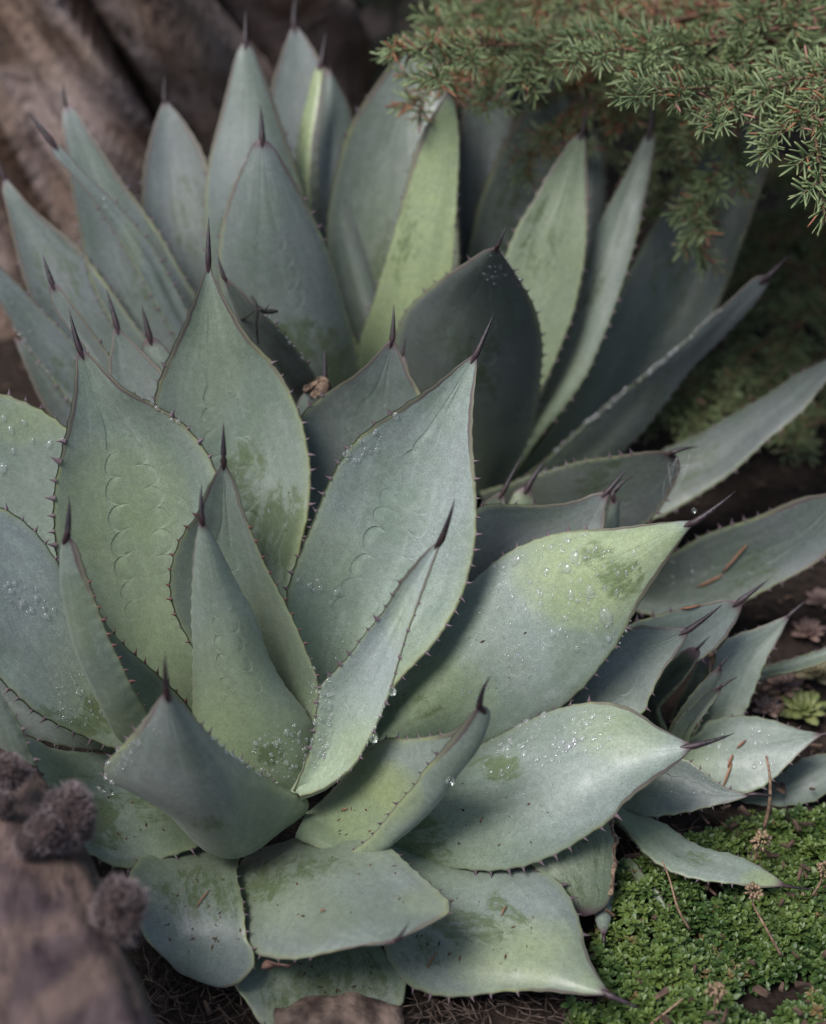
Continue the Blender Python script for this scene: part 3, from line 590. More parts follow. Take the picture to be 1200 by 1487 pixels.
# ------------------------------------------------------------------ raised driftwood branch in front and its woolly fungi
LOGP = [P(-260, 930, 1.275), P(-150, 1010, 1.175), P(-62, 1105, 1.040), P(-8, 1200, 0.970), P(38, 1295, 0.915), P(75, 1405, 0.860), P(112, 1490, 0.815), P(150, 1650, 0.755), Vector((-.15, .42, .14)), Vector((-.16, .33, .05)), Vector((-.165, .29, -.03))]
def build_log():
    C = catmull([tuple(p) for p in LOGP], 130); V, Fc = [], []; n = 72
    pts = [Vector(c) for c in C]
    for i, p in enumerate(pts):
        t = (pts[min(i+1, len(pts)-1)]-pts[max(i-1, 0)]).normalized(); a = t.cross(Vector((0, 0, 1))).normalized(); b = a.cross(t)
        for k in range(n):
            an = 2*math.pi*k/n
            q = Vector((math.cos(an), math.sin(an), i*.045))
            r = .041+.006*noise.noise(q*1.3)+.004*noise.noise(Vector((q.x*3, q.y*3, q.z*.9)))+.0022*noise.noise(Vector((q.x*9, q.y*9, q.z*1.6)))+.001*noise.noise(Vector((q.x*22, q.y*22, q.z*6)))
            V.append(p+(a*math.cos(an)+b*math.sin(an))*r)
    for i in range(len(pts)-1):
        for k in range(n):
            k2 = (k+1) % n; Fc.append((i*n+k, i*n+k2, (i+1)*n+k2, (i+1)*n+k))
    Fc.append(tuple(range(n-1, -1, -1))); Fc.append(tuple(range((len(pts)-1)*n, len(pts)*n)))
    root = empty('driftwood_branch', LOGP[-1], 'smooth weathered driftwood branch carrying woolly brown fungi', 'branch')
    mesh_obj('wood', [v-LOGP[-1] for v in V], Fc, wood_material('branch_wood', (0.05, 0.032, 0.034), (0.115, 0.08, 0.082), (0.155, 0.105, 0.085), (0.022, 0.014, 0.019), (1, .35, .6), 3.0), root)
build_log()
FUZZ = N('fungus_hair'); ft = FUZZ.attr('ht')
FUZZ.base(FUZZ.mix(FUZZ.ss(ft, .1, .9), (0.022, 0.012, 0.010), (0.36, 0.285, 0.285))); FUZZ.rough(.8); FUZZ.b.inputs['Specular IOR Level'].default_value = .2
FBODY = simple('fungus_flesh', (0.03, 0.018, 0.016), (0.08, 0.05, 0.045), 160, .9, .5, .002)
def fungus(x, y, d, rx, ry, label, seed):
    r = random.Random(seed); c = P(x, y, d); ax, ay = .86*rx*d/F, .86*ry*d/F; az = (ax+ay)/2
    root = empty('woolly_fungus', c, label, 'fungus', 'woolly fungi on the driftwood branch')
    V, Fc, NR = [], [], []; na, nb = 22, 14
    def surf(th, ph):
        n = RT*(math.cos(th)*math.sin(ph))+UP*(math.sin(th)*math.sin(ph))-FWD*math.cos(ph)
        k = 1+.3*noise.noise(n*1.7+Vector((seed*3.1, 0, 0)))+.08*noise.noise(n*4+Vector((seed, 5, 0)))
        return RT*(math.cos(th)*math.sin(ph)*ax*k)+UP*(math.sin(th)*math.sin(ph)*ay*k)-FWD*(math.cos(ph)*az*k), n
    for j in range(nb+1):
        for i in range(na): V.append(surf(2*math.pi*i/na, math.pi*(j+.02)/(nb+.04))[0]*.9)
    for j in range(nb):
        for i in range(na): i2 = (i+1) % na; Fc.append((j*na+i, (j+1)*na+i, (j+1)*na+i2, j*na+i2))
    mesh_obj('cap', V, Fc, FBODY, root)
    HV, HF, HT = [], [], []
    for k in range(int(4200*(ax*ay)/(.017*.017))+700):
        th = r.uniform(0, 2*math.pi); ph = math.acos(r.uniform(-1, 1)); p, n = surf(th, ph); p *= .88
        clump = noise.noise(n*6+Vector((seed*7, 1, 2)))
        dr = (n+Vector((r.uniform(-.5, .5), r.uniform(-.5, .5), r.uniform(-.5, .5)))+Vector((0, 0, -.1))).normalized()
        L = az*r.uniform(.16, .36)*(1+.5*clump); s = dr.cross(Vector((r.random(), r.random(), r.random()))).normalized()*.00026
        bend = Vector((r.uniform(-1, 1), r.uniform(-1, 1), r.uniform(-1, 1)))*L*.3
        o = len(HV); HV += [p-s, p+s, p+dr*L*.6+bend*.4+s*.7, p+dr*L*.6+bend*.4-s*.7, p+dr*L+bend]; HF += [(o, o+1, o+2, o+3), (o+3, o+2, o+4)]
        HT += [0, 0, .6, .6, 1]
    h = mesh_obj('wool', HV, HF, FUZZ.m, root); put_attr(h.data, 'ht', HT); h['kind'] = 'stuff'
fungus(99, 1187, 0.900, 44, 50, 'large round woolly brown fungus beside the narrow upright agave leaf', 1)
fungus(66, 1209, 0.883, 33, 34, 'mid-sized woolly fungus squeezed between the large one and the smallest', 2)
fungus(38, 1226, 0.875, 21, 21, 'smallest round woolly brown fungus on the bare driftwood', 3)
fungus(12, 1122, 0.920, 33, 29, 'woolly fungus at the foot of the narrow upright agave leaf', 4)
fungus(2, 1168, 0.905, 20, 21, 'little dark woolly fungus below the one at the upright leaf foot', 5)
fungus(172, 1325, 0.850, 41, 58, 'long oval woolly fungus standing alone lower on the driftwood branch', 6)

# ------------------------------------------------------------------ conifer
def needle_material():
    m = N('conifer_needle'); a = m.attr('nr'); t = m.attr('nt'); p = m.coord('Object')
    oi = m.n('ShaderNodeObjectInfo').outputs['Random']
    c = m.mix(a, (0.115, 0.16, 0.07), (0.255, 0.32, 0.165)); c = m.mix(m.ss(t, .35, 1.0, 0, .6), c, (0.36, 0.42, 0.19))
    c = m.mix(m.math('MULTIPLY', oi, .5), c, (0.10, 0.14, 0.05))
    m.base(c); m.rough(.42); m.b.inputs['Specular IOR Level'].default_value = .45
    m.b.inputs['Subsurface Weight'].default_value = 0.0; return m.m
NEED = needle_material()
NRED = simple('dead_needle', (0.24, 0.085, 0.045), (0.38, 0.19, 0.10), 60, .6, 0)
NPINK = simple('faded_needle', (0.32, 0.13, 0.12), (0.42, 0.22, 0.17), 60, .6, 0)
TWIG = simple('twig_bark', (0.10, 0.055, 0.035), (0.20, 0.12, 0.075), 300, .8, .4)
def sprig_geo(r, L, dens=1.0, red=.08, nl=.0138):
    """a shoot along +X; returns verts, faces, material index, per-vertex (random, along)"""
    V, Fc, MI, A, T = [], [], [], [], []
    path = [Vector((L*t, .06*L*math.sin(3*t+r.random()*6)*t, -.10*L*t*t)) for t in np.linspace(0, 1, 9)]
    def stem(pts, r0):
        vs, fs = tube(pts, [r0*(1-.6*i/(len(pts)-1)) for i in range(len(pts))], 5); addgeo(V, Fc, vs, fs); MI.extend([1]*len(fs)); A.extend([0]*len(vs)); T.extend([0]*len(vs))
    def needle(p, d, ln, w, mi, rv):
        d = d.normalized(); s = d.cross(Vector((r.random()-.5, r.random()-.5, r.random()-.5))).normalized(); q = d.cross(s)
        sag = q*ln*r.uniform(-.12, .12); o = len(V)
        for f, ww, sg in ((0, .55, 0), (.45, 1.0, .6), (.86, .85, 1.0), (1.0, .3, 1.0)):
            c = p+d*ln*f+sag*sg
            V.extend([c+s*w*ww, c+q*w*.45*ww, c-s*w*ww, c-q*w*.45*ww]); A.extend([rv]*4); T.extend([f]*4)
        for i in range(3):
            for k in range(4): Fc.append((o+i*4+k, o+i*4+(k+1) % 4, o+(i+1)*4+(k+1) % 4, o+(i+1)*4+k)); MI.append(mi)
        Fc.append((o+12, o+13, o+14, o+15)); MI.append(mi)
    def shoot(pts, n, ln):
        for k in range(n):
            t = (k+r.random())/n; f = t*(len(pts)-1); i = min(int(f), len(pts)-2); p = pts[i].lerp(pts[i+1], f-i); tan = (pts[i+1]-pts[i]).normalized()
            a = k*2.4+r.uniform(-.4, .4); s = tan.cross(Vector((0, 0, 1))).normalized(); q = s.cross(tan)
            rad = s*math.cos(a)+q*(math.sin(a)*.85+.18); op = .75+.55*(t > .85)*2*(t-.85)/.15+r.uniform(-.15, .2)
            d = rad+tan*op
            dead = r.random() < red
            needle(p, d, ln*r.uniform(.75, 1.1)*(1.0 if t < .9 else .85),   .00085, (2 if r.random() < .6 else 3) if dead else 0, r.random())
    stem(path, .0011); shoot(path, int(62*dens*L/.055), nl)
    for b in range(4):
        t = .15+.2*b; i = int(t*8); p0 = path[i]; sg = 1 if b % 2 else -1; ll = L*r.uniform(.28, .42)
        dd = (Vector((.75, sg*.75, r.uniform(-.15, .25)))).normalized()
        pp = [p0+dd*ll*q+Vector((0, 0, -.1*ll*q*q)) for q in np.linspace(0, 1, 5)]
        stem(pp, .0008); shoot(pp, int(38*dens*ll/.02*.6), nl*.9)
    return V, Fc, MI, A, T
def sprig_mesh(seed, L, dens, red):
    V, Fc, MI, A, T = sprig_geo(random.Random(seed), L, dens, red)
    me = bpy.data.meshes.new('sprig'); me.from_pydata([tuple(v) for v in V], [], Fc)
    for m_ in (NEED, TWIG, NRED, NPINK): me.materials.append(m_)
    me.polygons.foreach_set('material_index', MI); me.polygons.foreach_set('use_smooth', [True]*len(Fc))
    put_attr(me, 'nr', A); put_attr(me, 'nt', T); return me
SPR = [sprig_mesh(i, [.05, .06, .055, .065][i % 4], 1.0, [.04, .08, .22, .5][i % 4]) for i in range(8)]
CON = empty('conifer_shrub', Vector((.78, 1.72, -.01)), 'low spreading conifer with short blue-green needles overhanging the tall agave', 'conifer')
def build_conifer():
    r = random.Random(5); root = CON.location
    inv = Matrix.Translation(-root)
    def dirpx(x, y, d): return P(x, y, d)
    br = []
    hub = Vector((.74, 1.70, .40))
    vs, fs = tube([root+Vector((0, 0, -.03)), root+Vector((-.01, .0, .15)), hub, hub+Vector((.02, .05, .18))], [.035, .03, .025, .015], 12)
    mesh_obj('trunk', [v-root for v in vs], fs, TWIG, CON)
    paths = [
     ([(1350,-40,1.52),(1000,25,1.46),(800,62,1.41),(665,66,1.38)], 1), ([(1300,-90,1.6),(900,-30,1.58),(700,22,1.5)], 1), ([(1350,50,1.46),(1080,62,1.38),(905,72,1.33)], 0),
     ([(1350,110,1.4),(1150,128,1.31),(1030,128,1.28)], 0), ([(1330,80,1.36),(1210,110,1.27),(1180,150,1.24),(1185,205,1.22)], 0),
     ([(1200,40,1.5),(1010,150,1.46),(985,220,1.43),(1000,280,1.41)], 1), ([(1050,50,1.5),(860,120,1.46),(808,185,1.43)], 1), ([(1300,110,1.52),(1110,140,1.49),(1050,235,1.46)], 1),
     ([(950,20,1.6),(780,80,1.52),(690,110,1.47)], 2), ([(1350,0,1.5),(1150,40,1.42),(1060,50,1.40)], 3), ([(1300,-40,1.55),(1100,-10,1.5),(930,20,1.47)], 3),
     ([(1000,-60,1.7),(800,0,1.66),(690,40,1.6)], 3), ([(1250,20,1.55),(1000,100,1.52),(880,150,1.48)], 2), ([(1350,60,1.6),(1150,110,1.56),(960,130,1.53)], 3), ([(1250,-90,1.7),(1000,-40,1.68),(780,-20,1.65)], 2),
     ([(1350,-110,1.45),(1200,-40,1.40),(1120,10,1.37)], 1), ([(1400,100,1.5),(1250,100,1.44),(1130,95,1.40)], 3), ([(1350,150,1.45),(1240,130,1.40),(1140,130,1.38)], 1),
     ([(1350,230,1.70),(1200,300,1.66),(1060,350,1.64)], 1), ([(1350,300,1.68),(1200,370,1.64),(1040,450,1.6)], 1), ([(1350,380,1.62),(1200,450,1.58),(1040,540,1.54)], 0), ([(1350,250,1.75),(1150,260,1.72),(980,300,1.7)], 1),
     ([(1350,450,1.62),(1200,520,1.58),(1000,590,1.53)], 0), ([(1350,520,1.6),(1230,600,1.52),(1120,630,1.48)], 0), ([(1350,330,1.75),(1180,340,1.74),(1090,400,1.72)], 1)]
    paths = [([(x, y, d-(.10 if y < 300 and d < 1.6 and (max(q[1] for q in pts) < 125 or min(q[0] for q in pts) > 1020) else 0)) for x, y, d in pts], k) for pts, k in paths]
    count = 0
    for pts, kind in paths:
        C = catmull([tuple(hub)]+[tuple(dirpx(*p)) for p in pts], 60); cp = [Vector(c) for c in C]
        vs, fs = tube(cp, [.0045*(1-i/60)+.001 for i in range(60)], 6); mesh_obj('branch', [v-root for v in vs], fs, TWIG, CON)
        ln = sum((cp[i+1]-cp[i]).length for i in range(59)); k = 0
        s = 0.0; side = 1
        for i in range(12, 60):
            s += (cp[i]-cp[i-1]).length
            if s < .025 and i < 59: continue
            s = 0; side = -side
            p = cp[i]; q = p-CAM; dpt = q.dot(FWD); x = 600+F*q.x/dpt
            if x > 1290: continue
            t = (cp[min(i+1, 59)]-cp[i-1]).normalized()
            for rep in range(1 if i < 59 else 1):
                sd = t.cross(Vector((0, 0, 1))).normalized()*side
                dr = (t*r.uniform(.7, 1.1)+sd*(r.uniform(.35, .85) if i < 59 else .05)+Vector((0, 0, r.uniform(-.3, .28)))).normalized()
                if i == 59: dr = t
                X = dr; Y = Vector((0, 0, 1)).cross(X).normalized(); Z = X.cross(Y)
                Mx = Matrix((X, Y, Z)).transposed().to_4x4() @ Matrix.Rotation(r.uniform(-.6, .6), 4, 'X') @ Matrix.Scale(r.uniform(1.1, 1.45), 4); Mx.translation = p
                pool = {0: [0, 1, 4, 5], 1: [0, 1, 2, 4, 5, 6], 2: [2, 3, 6, 7], 3: [1, 3, 3, 7, 6]}[kind]
                o = bpy.data.objects.new('sprig', SPR[r.choice(pool)]); col.objects.link(o); o.parent = CON; o.matrix_local = inv @ Mx; count += 1
    # the rest of the crown, above and behind what the photo shows
    V, Fc, MI, A, T = [], [], [], [], []
    geos = [sprig_geo(random.Random(90+i), .075, .55, .03, .016) for i in range(4)]
    for k in range(1050):
        x, y, z = r.uniform(-.06, 1.05), r.uniform(.95, 2.5), r.uniform(.30, .66)
        if y > 1.95: z = r.uniform(.08, .66)
        g = geos[r.randrange(4)]
        q = Vector((x, y, z))-CAM; dd = q.dot(FWD); px_, py_ = 600+F*q.x/dd, 743.5-F*q.dot(UP)/dd
        if px_ < 1440 and py_ > -250 and dd < 1.72: continue
        if px_ < 525: continue
        if px_ < 1440 and py_ > -250 and (dd < 1.62 or (x < .42 and y < 1.75)): continue
        an = r.uniform(0, 6.28); X = Vector((math.cos(an), math.sin(an), r.uniform(-.5, .2))).normalized(); Y = Vector((0, 0, 1)).cross(X).normalized(); Z = X.cross(Y)
        Mx = Matrix((X, Y, Z)).transposed().to_4x4() @ Matrix.Scale(r.uniform(1.2, 1.9), 4); Mx.translation = Vector((x, y, z))-root
        addgeo(V, Fc, [Mx @ v for v in g[0]], g[1]); MI.extend(g[2]); A.extend(g[3]); T.extend(g[4])
    o = mesh_obj('crown_foliage', V, Fc, [NEED, TWIG, NRED, NPINK], CON); o.data.polygons.foreach_set('material_index', MI); put_attr(o.data, 'nr', A); put_attr(o.data, 'nt', T); o['kind'] = 'stuff'
    print('sprigs', count)
build_conifer()

# ------------------------------------------------------------------ ground cover, litter
def gc_material():
    m = N('ground_cover_leaf'); a = m.attr('nr'); t = m.attr('nt')
    c = m.mix(m.math('MINIMUM', a, 1.0), (0.022, 0.052, 0.012), (0.115, 0.16, 0.035)); c = m.mix(m.ss(a, 1.2, 1.3), c, (0.17, 0.11, 0.05)); c = m.mix(m.ss(t, .2, 1.0, 0, .35), c, (0.12, 0.20, 0.06))
    m.base(c); m.rough(.45); m.b.inputs['Specular IOR Level'].default_value = .4; return m.m
GCM = gc_material()
def build_cover():
    r = random.Random(3); V, Fc, A, T = [], [], [], []
    def lf(p, d, ln, w, rv, nrm):
        s = d.cross(nrm).normalized(); o = len(V)
        up = s.cross(d).normalized()
        V.extend([p, p+d*ln*.45+s*w+up*ln*.10, p+d*ln*.45+up*ln*.03, p+d*ln*.45-s*w+up*ln*.10, p+d*ln*.8+s*w*.7+up*ln*.06, p+d*ln*.8+up*ln*.0, p+d*ln*.8-s*w*.7+up*ln*.06, p+d*ln-up*ln*.05])
        Fc.extend([(o, o+2, o+1), (o, o+3, o+2), (o+1, o+2, o+5, o+4), (o+2, o+3, o+6, o+5), (o+4, o+5, o+7), (o+5, o+6, o+7)])
        A.extend([rv]*8); T.extend([0, .5, .3, .5, .8, .6, .8, 1])
    n = 0
    for k in range(16500):
        x, y = r.uniform(.10, .60), r.uniform(.50, 1.02)
        q = Vector((x, y, .02))-CAM; dd = q.dot(FWD); px_, py_ = 600+F*q.x/dd, 743.5-F*q.dot(UP)/dd
        # left edge of the mat, and bare soil under the offset
        lim = 870 if py_ > 1250 else 890
        lim += 26*noise.noise(Vector((py_*.02, 3, 0)))+(60 if py_ > 1465 else 0)
        if py_ > 1440: lim -= 40
        if px_ < lim: continue
        if py_ < 1150+max(0, (1090-px_))*.5: continue
        dens = noise.noise(Vector((x*16, y*16, 1)))
        if dens < -.5: continue
        z0 = gz(x, y); mound = .010+.016*(noise.noise(Vector((x*9, y*9, 7)))+.5)
        h = max(.004, mound*r.uniform(.55, 1.15)); top = Vector((x, y, z0+h)); ax = Vector((r.uniform(-.45, .45), r.uniform(-.45, .45), 1)).normalized()
        if r.random() < .12: continue
        rv0 = min(1, max(0, .42+.7*dens+r.uniform(-.38, .38)))
        dead = 1.5 if r.random() < .035 else 0; sc_ = r.uniform(.65, 1.2)
        a0 = r.uniform(0, 6.28); e1 = ax.orthogonal().normalized(); e2 = ax.cross(e1)
        for lay in range(4):
            for kk in range(2 if lay else 3):
                an = a0+lay*math.pi/2+kk*(math.pi if lay else 2.09)+r.uniform(-.25, .25); tilt = [.85, .5, .2, -.05][lay]+r.uniform(-.1, .1)
                d = ((e1*math.cos(an)+e2*math.sin(an))*math.cos(tilt)+ax*math.sin(tilt)).normalized()
                ln = [.0042, .0062, .0072, .0075][lay]*sc_
                lf(top-ax*(.0018*lay), d, ln, ln*.26, dead or min(1, max(0, rv0+(.18 if lay < 2 else -.12)+r.uniform(-.1, .1))), ax)
        n += 1
    o = mesh_obj('ground_cover', V, Fc, GCM); put_attr(o.data, 'nr', A); put_attr(o.data, 'nt', T)
    tag(o, 'bright green mat of tiny leaved ground cover on the soil', 'ground cover', None, 'stuff'); print('cover', n)
build_cover()

LITTER = simple('litter', (0.035, 0.022, 0.016), (0.13, 0.08, 0.055), 120, .85, .3)
ROOTM = simple('dead_root', (0.03, 0.02, 0.016), (0.13, 0.09, 0.07), 200, .8, .3)
def build_litter():
    r = random.Random(8); V, Fc = [], []
    for k in range(2000):
        x, y = r.uniform(-.5, .7), r.uniform(.45, 2.3); z = gz(x, y); a = r.uniform(0, 6.28); ln = r.uniform(.003, .013); wd = ln*r.uniform(.15, .5); tl = r.uniform(-.3, .3)
        if k < 260: x, y = r.uniform(.13, .45), r.uniform(.52, .95); z = gz(x, y)+.013+r.random()*.012; ln *= .9
        X = Vector((math.cos(a), math.sin(a), tl)).normalized(); Y = Vector((-math.sin(a), math.cos(a), r.uniform(-.5, .5))).normalized(); Z = X.cross(Y); c = Vector((x, y, z+.002+r.random()*.003))
        o = len(V); h = .0006+wd*.12
        for sx, sy, sz in ((-1,-1,-1),(1,-.6,-1),(1.1,.7,-1),(-.9,1,-1),(-1,-1,1),(1,-.6,1),(1.1,.7,1),(-.9,1,1)): V.append(c+X*sx*ln/2+Y*sy*wd/2+Z*sz*h)
        for f in ((3,2,1,0),(4,5,6,7),(0,1,5,4),(1,2,6,5),(2,3,7,6),(3,0,4,7)): Fc.append(tuple(i+o for i in f))
    tag(mesh_obj('leaf_litter', V, Fc, LITTER, smooth=False), 'small brown bark and leaf litter scattered over the soil', 'litter', None, 'stuff')
    V, Fc = [], []
    def fibre(x, y, ln, rad, zz=.004):
        p = G(x, y); a = r.uniform(0, 6.28); pts = []; p = Vector((p.x, p.y, gz(p.x, p.y)+zz+r.random()*.012)); el = r.uniform(-.15, .35)
        for i in range(7):
            pts.append(p.copy()); a += r.uniform(-.45, .45); el += r.uniform(-.25, .2); p = p+Vector((math.cos(a), math.sin(a), el*.5))*ln/6; p.z = max(p.z, gz(p.x, p.y)+.001)
        vs, fs = tube(pts, [rad*(1-.08*i) for i in range(7)], 4); addgeo(V, Fc, vs, fs)
    for k in range(95): fibre(r.uniform(190, 400), r.uniform(1385, 1500), r.uniform(.015, .045), r.uniform(.0003, .0008))
    for k in range(110): fibre(r.uniform(560, 860), r.uniform(1425, 1500), r.uniform(.015, .04), r.uniform(.0003, .0008))
    for k in range(60): fibre(r.uniform(280, 560), r.uniform(1230, 1260), r.uniform(.015, .04), r.uniform(.0004, .001), .02)
    for k in range(60): fibre(r.uniform(880, 1120), r.uniform(1190, 1270), r.uniform(.015, .04), r.uniform(.0004, .0009))
    tag(mesh_obj('dead_roots', V, Fc, ROOTM), 'tangle of thin grey brown dead roots on the soil under the low leaves', 'roots', None, 'stuff')
build_litter()

# bark chip by the lowest leaf
def chip():
    c = G(492, 1497, .012); r = random.Random(2); V, Fc = [], []; nx, ny = 26, 10; root = empty('bark_chip', c, 'broken bark chip with dark crinkled rim lying against the lowest leaf', 'bark')
    for sgn in (1, -1):
        for j in range(ny):
            for i in range(nx):
                x = (i/(nx-1)-.5)*.085; y = (j/(ny-1)-.5)*.030
                ed = min(i, nx-1-i, j*2, (ny-1-j)*2)
                z = .016*math.cos(x*36)*(.6+.4*math.cos(y*60))+.004*noise.noise(Vector((x*90, y*90, 1)))+(.003 if ed < 1 else 0)+sgn*(.0028 if ed > 0 else .0008)
                V.append(Vector((x+.003*noise.noise(Vector((y*150, 3, 0))), y+.005*noise.noise(Vector((x*70, 5, 0))), z)))
    n = nx*ny
    for j in range(ny-1):
        for i in range(nx-1):
            a = j*nx+i; Fc.append((a, a+1, a+nx+1, a+nx)); Fc.append((n+a, n+a+nx, n+a+nx+1, n+a+1))
    rim = [i for i in range(nx)]+[j*nx+nx-1 for j in range(1, ny)]+[(ny-1)*nx+i for i in range(nx-2, -1, -1)]+[j*nx for j in range(ny-2, 0, -1)]
    for k in range(len(rim)): a, b = rim[k], rim[(k+1) % len(rim)]; Fc.append((a, n+a, n+b, b))
    mesh_obj('wood', V, Fc, simple('chip_bark', (0.03, 0.018, 0.014), (0.19, 0.135, 0.11), 55, .85, 1.0, .006), root)
chip()

# dried papery sheath and torn brown edge
PAPER = simple('dry_paper', (0.06, 0.035, 0.024), (0.27, 0.185, 0.125), 420, .8, .6, .002, vec=(1, 1, .25))
def sheath():
    D = LEAVES[28]; loc = Vector(PLANTS['A'].location); V, Fc = [], []; n = 40
    top, bot = P(473, 549, 1.207), P(459, 572, 1.207); ax = (top-bot).normalized(); e1 = ax.cross(FWD).normalized(); e2 = ax.cross(e1)
    r = random.Random(14)
    for k in range(17):
        a = 2*math.pi*k/17+r.uniform(-.15, .15); ln = r.uniform(.7, 1.35); wd = r.uniform(.0016, .003); o = len(V)
        for q in range(6):
            t = q/5; rr = .0026+.0085*t**.8+(.0015*r.uniform(-1, 1) if q else 0); cx = top+(bot-top)*t*ln+(e1*math.cos(a)+e2*math.sin(a)*.6)*rr
            tg = (-e1*math.sin(a)+e2*math.cos(a)*.6)*wd*(.5+.7*t-.9*max(0, t-.75)); V += [cx-tg-loc, cx+FWD*-.0004+ax*.0004-loc, cx+tg-loc]
        for q in range(5): b_ = o+q*3; Fc += [(b_, b_+1, b_+4, b_+3), (b_+1, b_+2, b_+5, b_+4)]
    mesh_obj('dried_sheath', V, Fc, PAPER, D['o'])['label'] = 'tan papery dried collar below the spine'
    D = LEAVES[32]; C = D['C']; V, Fc = [], []; pts = []; rad = []; m = 60
    for i in range(m):
        f = .22+.62*i/(m-1); q = Vector([np.interp(f*D['tot'], D['slen'], C[:, c]) for c in range(3)]); pts.append(q+Vector((noise.noise(Vector((i*.17, 0, 0)))*.004-.001, -.001, noise.noise(Vector((i*.3, 9, 0)))*.002)))
        rad.append(.0019+.0014*noise.noise(Vector((i*.21, 2, 2))))
    vs, fs = tube(pts, rad, 9)
    mesh_obj('torn_edge', [v-loc for v in vs], fs, PAPER, D['o'])['label'] = 'dry brown torn edge of the hanging leaf'
sheath()

# houseleeks on the far ground
def houseleek(x, y, rad, c1, c2, label, seed):
    r = random.Random(seed); c = G(x, y, .012); root = empty('houseleek', Vector((c.x, c.y, gz(c.x, c.y))), label, 'succulent', 'houseleeks beyond the young agave')
    mt = simple('houseleek_leaf', c1, c2, 80, .5, .1)
    for k in range(26):
        a = k*2.39996; t = (k+1)/26; el = 1.25-1.1*t; ln = rad*(.45+.6*t); V, Fc = [], []
        d = Vector((math.cos(a)*math.cos(el), math.sin(a)*math.cos(el), math.sin(el))); s = Vector((-math.sin(a), math.cos(a), 0)); u = d.cross(s)
        prof = ((0, .3), (.35, .85), (.65, 1.0), (.88, .6), (1, .04))
        for f, ww in prof:
            for q in range(6):
                an = 2*math.pi*q/6; V.append(d*ln*f+s*math.cos(an)*ln*.24*ww+u*math.sin(an)*ln*.10*ww+Vector((0, 0, .006)))
        for i in range(4):
            for q in range(6): Fc.append((i*6+q, i*6+(q+1) % 6, (i+1)*6+(q+1) % 6, (i+1)*6+q))
        mesh_obj('leaf', V, Fc, mt, root)
HL = [(1172, 1012, .024, (0.13, 0.16, 0.05), (0.22, 0.23, 0.09), 'yellow-green houseleek rosette above the broad offset leaf', 1), (1140, 985, .019, (0.12, 0.07, 0.06), (0.21, 0.14, 0.11), 'dusky pink houseleek rosette by the grey-green stem leaf', 2),
      (1188, 965, .020, (0.13, 0.11, 0.06), (0.22, 0.19, 0.11), 'buff green houseleek rosette touching the stem leaf', 3), (1178, 905, .018, (0.14, 0.085, 0.075), (0.24, 0.16, 0.13), 'rosy houseleek rosette beyond the stem leaf', 4), (1120, 1012, .015, (0.24, 0.15, 0.13), (0.34, 0.25, 0.2), 'tiny brownish houseleek rosette at the offset leaf edge', 5), (1195, 858, .016, (0.15, 0.10, 0.09), (0.25, 0.18, 0.15), 'pale pink houseleek rosette below the long grey leaf', 6)]
for h in HL: houseleek(*h)

# dry stalks
STALK = simple('dry_stalk', (0.16, 0.09, 0.06), (0.32, 0.21, 0.14), 300, .8, .2)
def stalk(pts, rad, label, head=None, seed=0):
    r = random.Random(seed); w_ = [P(*p) for p in pts]; C = catmull([tuple(p) for p in w_], 16); base = w_[0]
    root = empty('dry_stalk', base, label, 'stalk'); vs, fs = tube([Vector(c) for c in C], [rad*(1-.4*i/15) for i in range(16)], 6); mesh_obj('stem', [v-base for v in vs], fs, STALK, root)
    if head:
        V, Fc = [], []; p = w_[-1]-base
        for k in range(46):
            d = Vector((r.gauss(0, 1), r.gauss(0, 1), r.gauss(.4, .8))).normalized(); ln = head*r.uniform(.6, 1.1); s = d.orthogonal().normalized()*ln*.22; q = d.cross(s)
            o = len(V); V += [p+d*ln*.3, p+d*ln*.75+s, p+d*ln*.75-s*.5+q*.8, p+d*ln*.75-s*.5-q*.8, p+d*ln]; Fc += [(o, o+1, o+2), (o, o+2, o+3), (o, o+3, o+1), (o+4, o+2, o+1), (o+4, o+3, o+2), (o+4, o+1, o+3)]
        mesh_obj('seed_head', V, Fc, simple('seed_head', (0.20, 0.16, 0.07), (0.34, 0.22, 0.16), 200, .8, .2), root)
stalk([(1135,1388,1.045),(1115,1352,1.04),(1093,1310,1.045),(1094,1296,1.04)], .0011, 'dry stalk leaning over the ground cover with a fuzzy seed head', .0075, 1)
stalk([(1040,1480,1.0),(1038,1460,.99),(1040,1440,.985)], .001, 'short upright stalk with withered flower head in the green mat', .008, 2)
stalk([(1002,1350,1.06),(985,1320,1.055),(972,1275,1.07),(962,1250,1.075)], .001, 'bare brown stalk in front of the curved offset leaf', None, 3)
stalk([(1110,1202,1.13),(1118,1165,1.12),(1118,1125,1.115),(1113,1098,1.12)], .0016, 'tan straw standing before the broad offset leaf', None, 4)
stalk([(945,1487,1.0),(970,1468,.995),(992,1450,.995)], .0011, 'pale straw lying across the green mat near the long leaf spine', None, 5)
stalk([(1180,1300,1.09),(1192,1280,1.085),(1196,1262,1.085)], .001, 'reddish bent stalk with withered head at the spine of the curved offset leaf', .007, 6)
stalk([(1096,1250,1.1),(1100,1232,1.095),(1106,1222,1.095)], .001, 'pinkish withered flower on a short stem beyond the curved offset leaf', .009, 7)

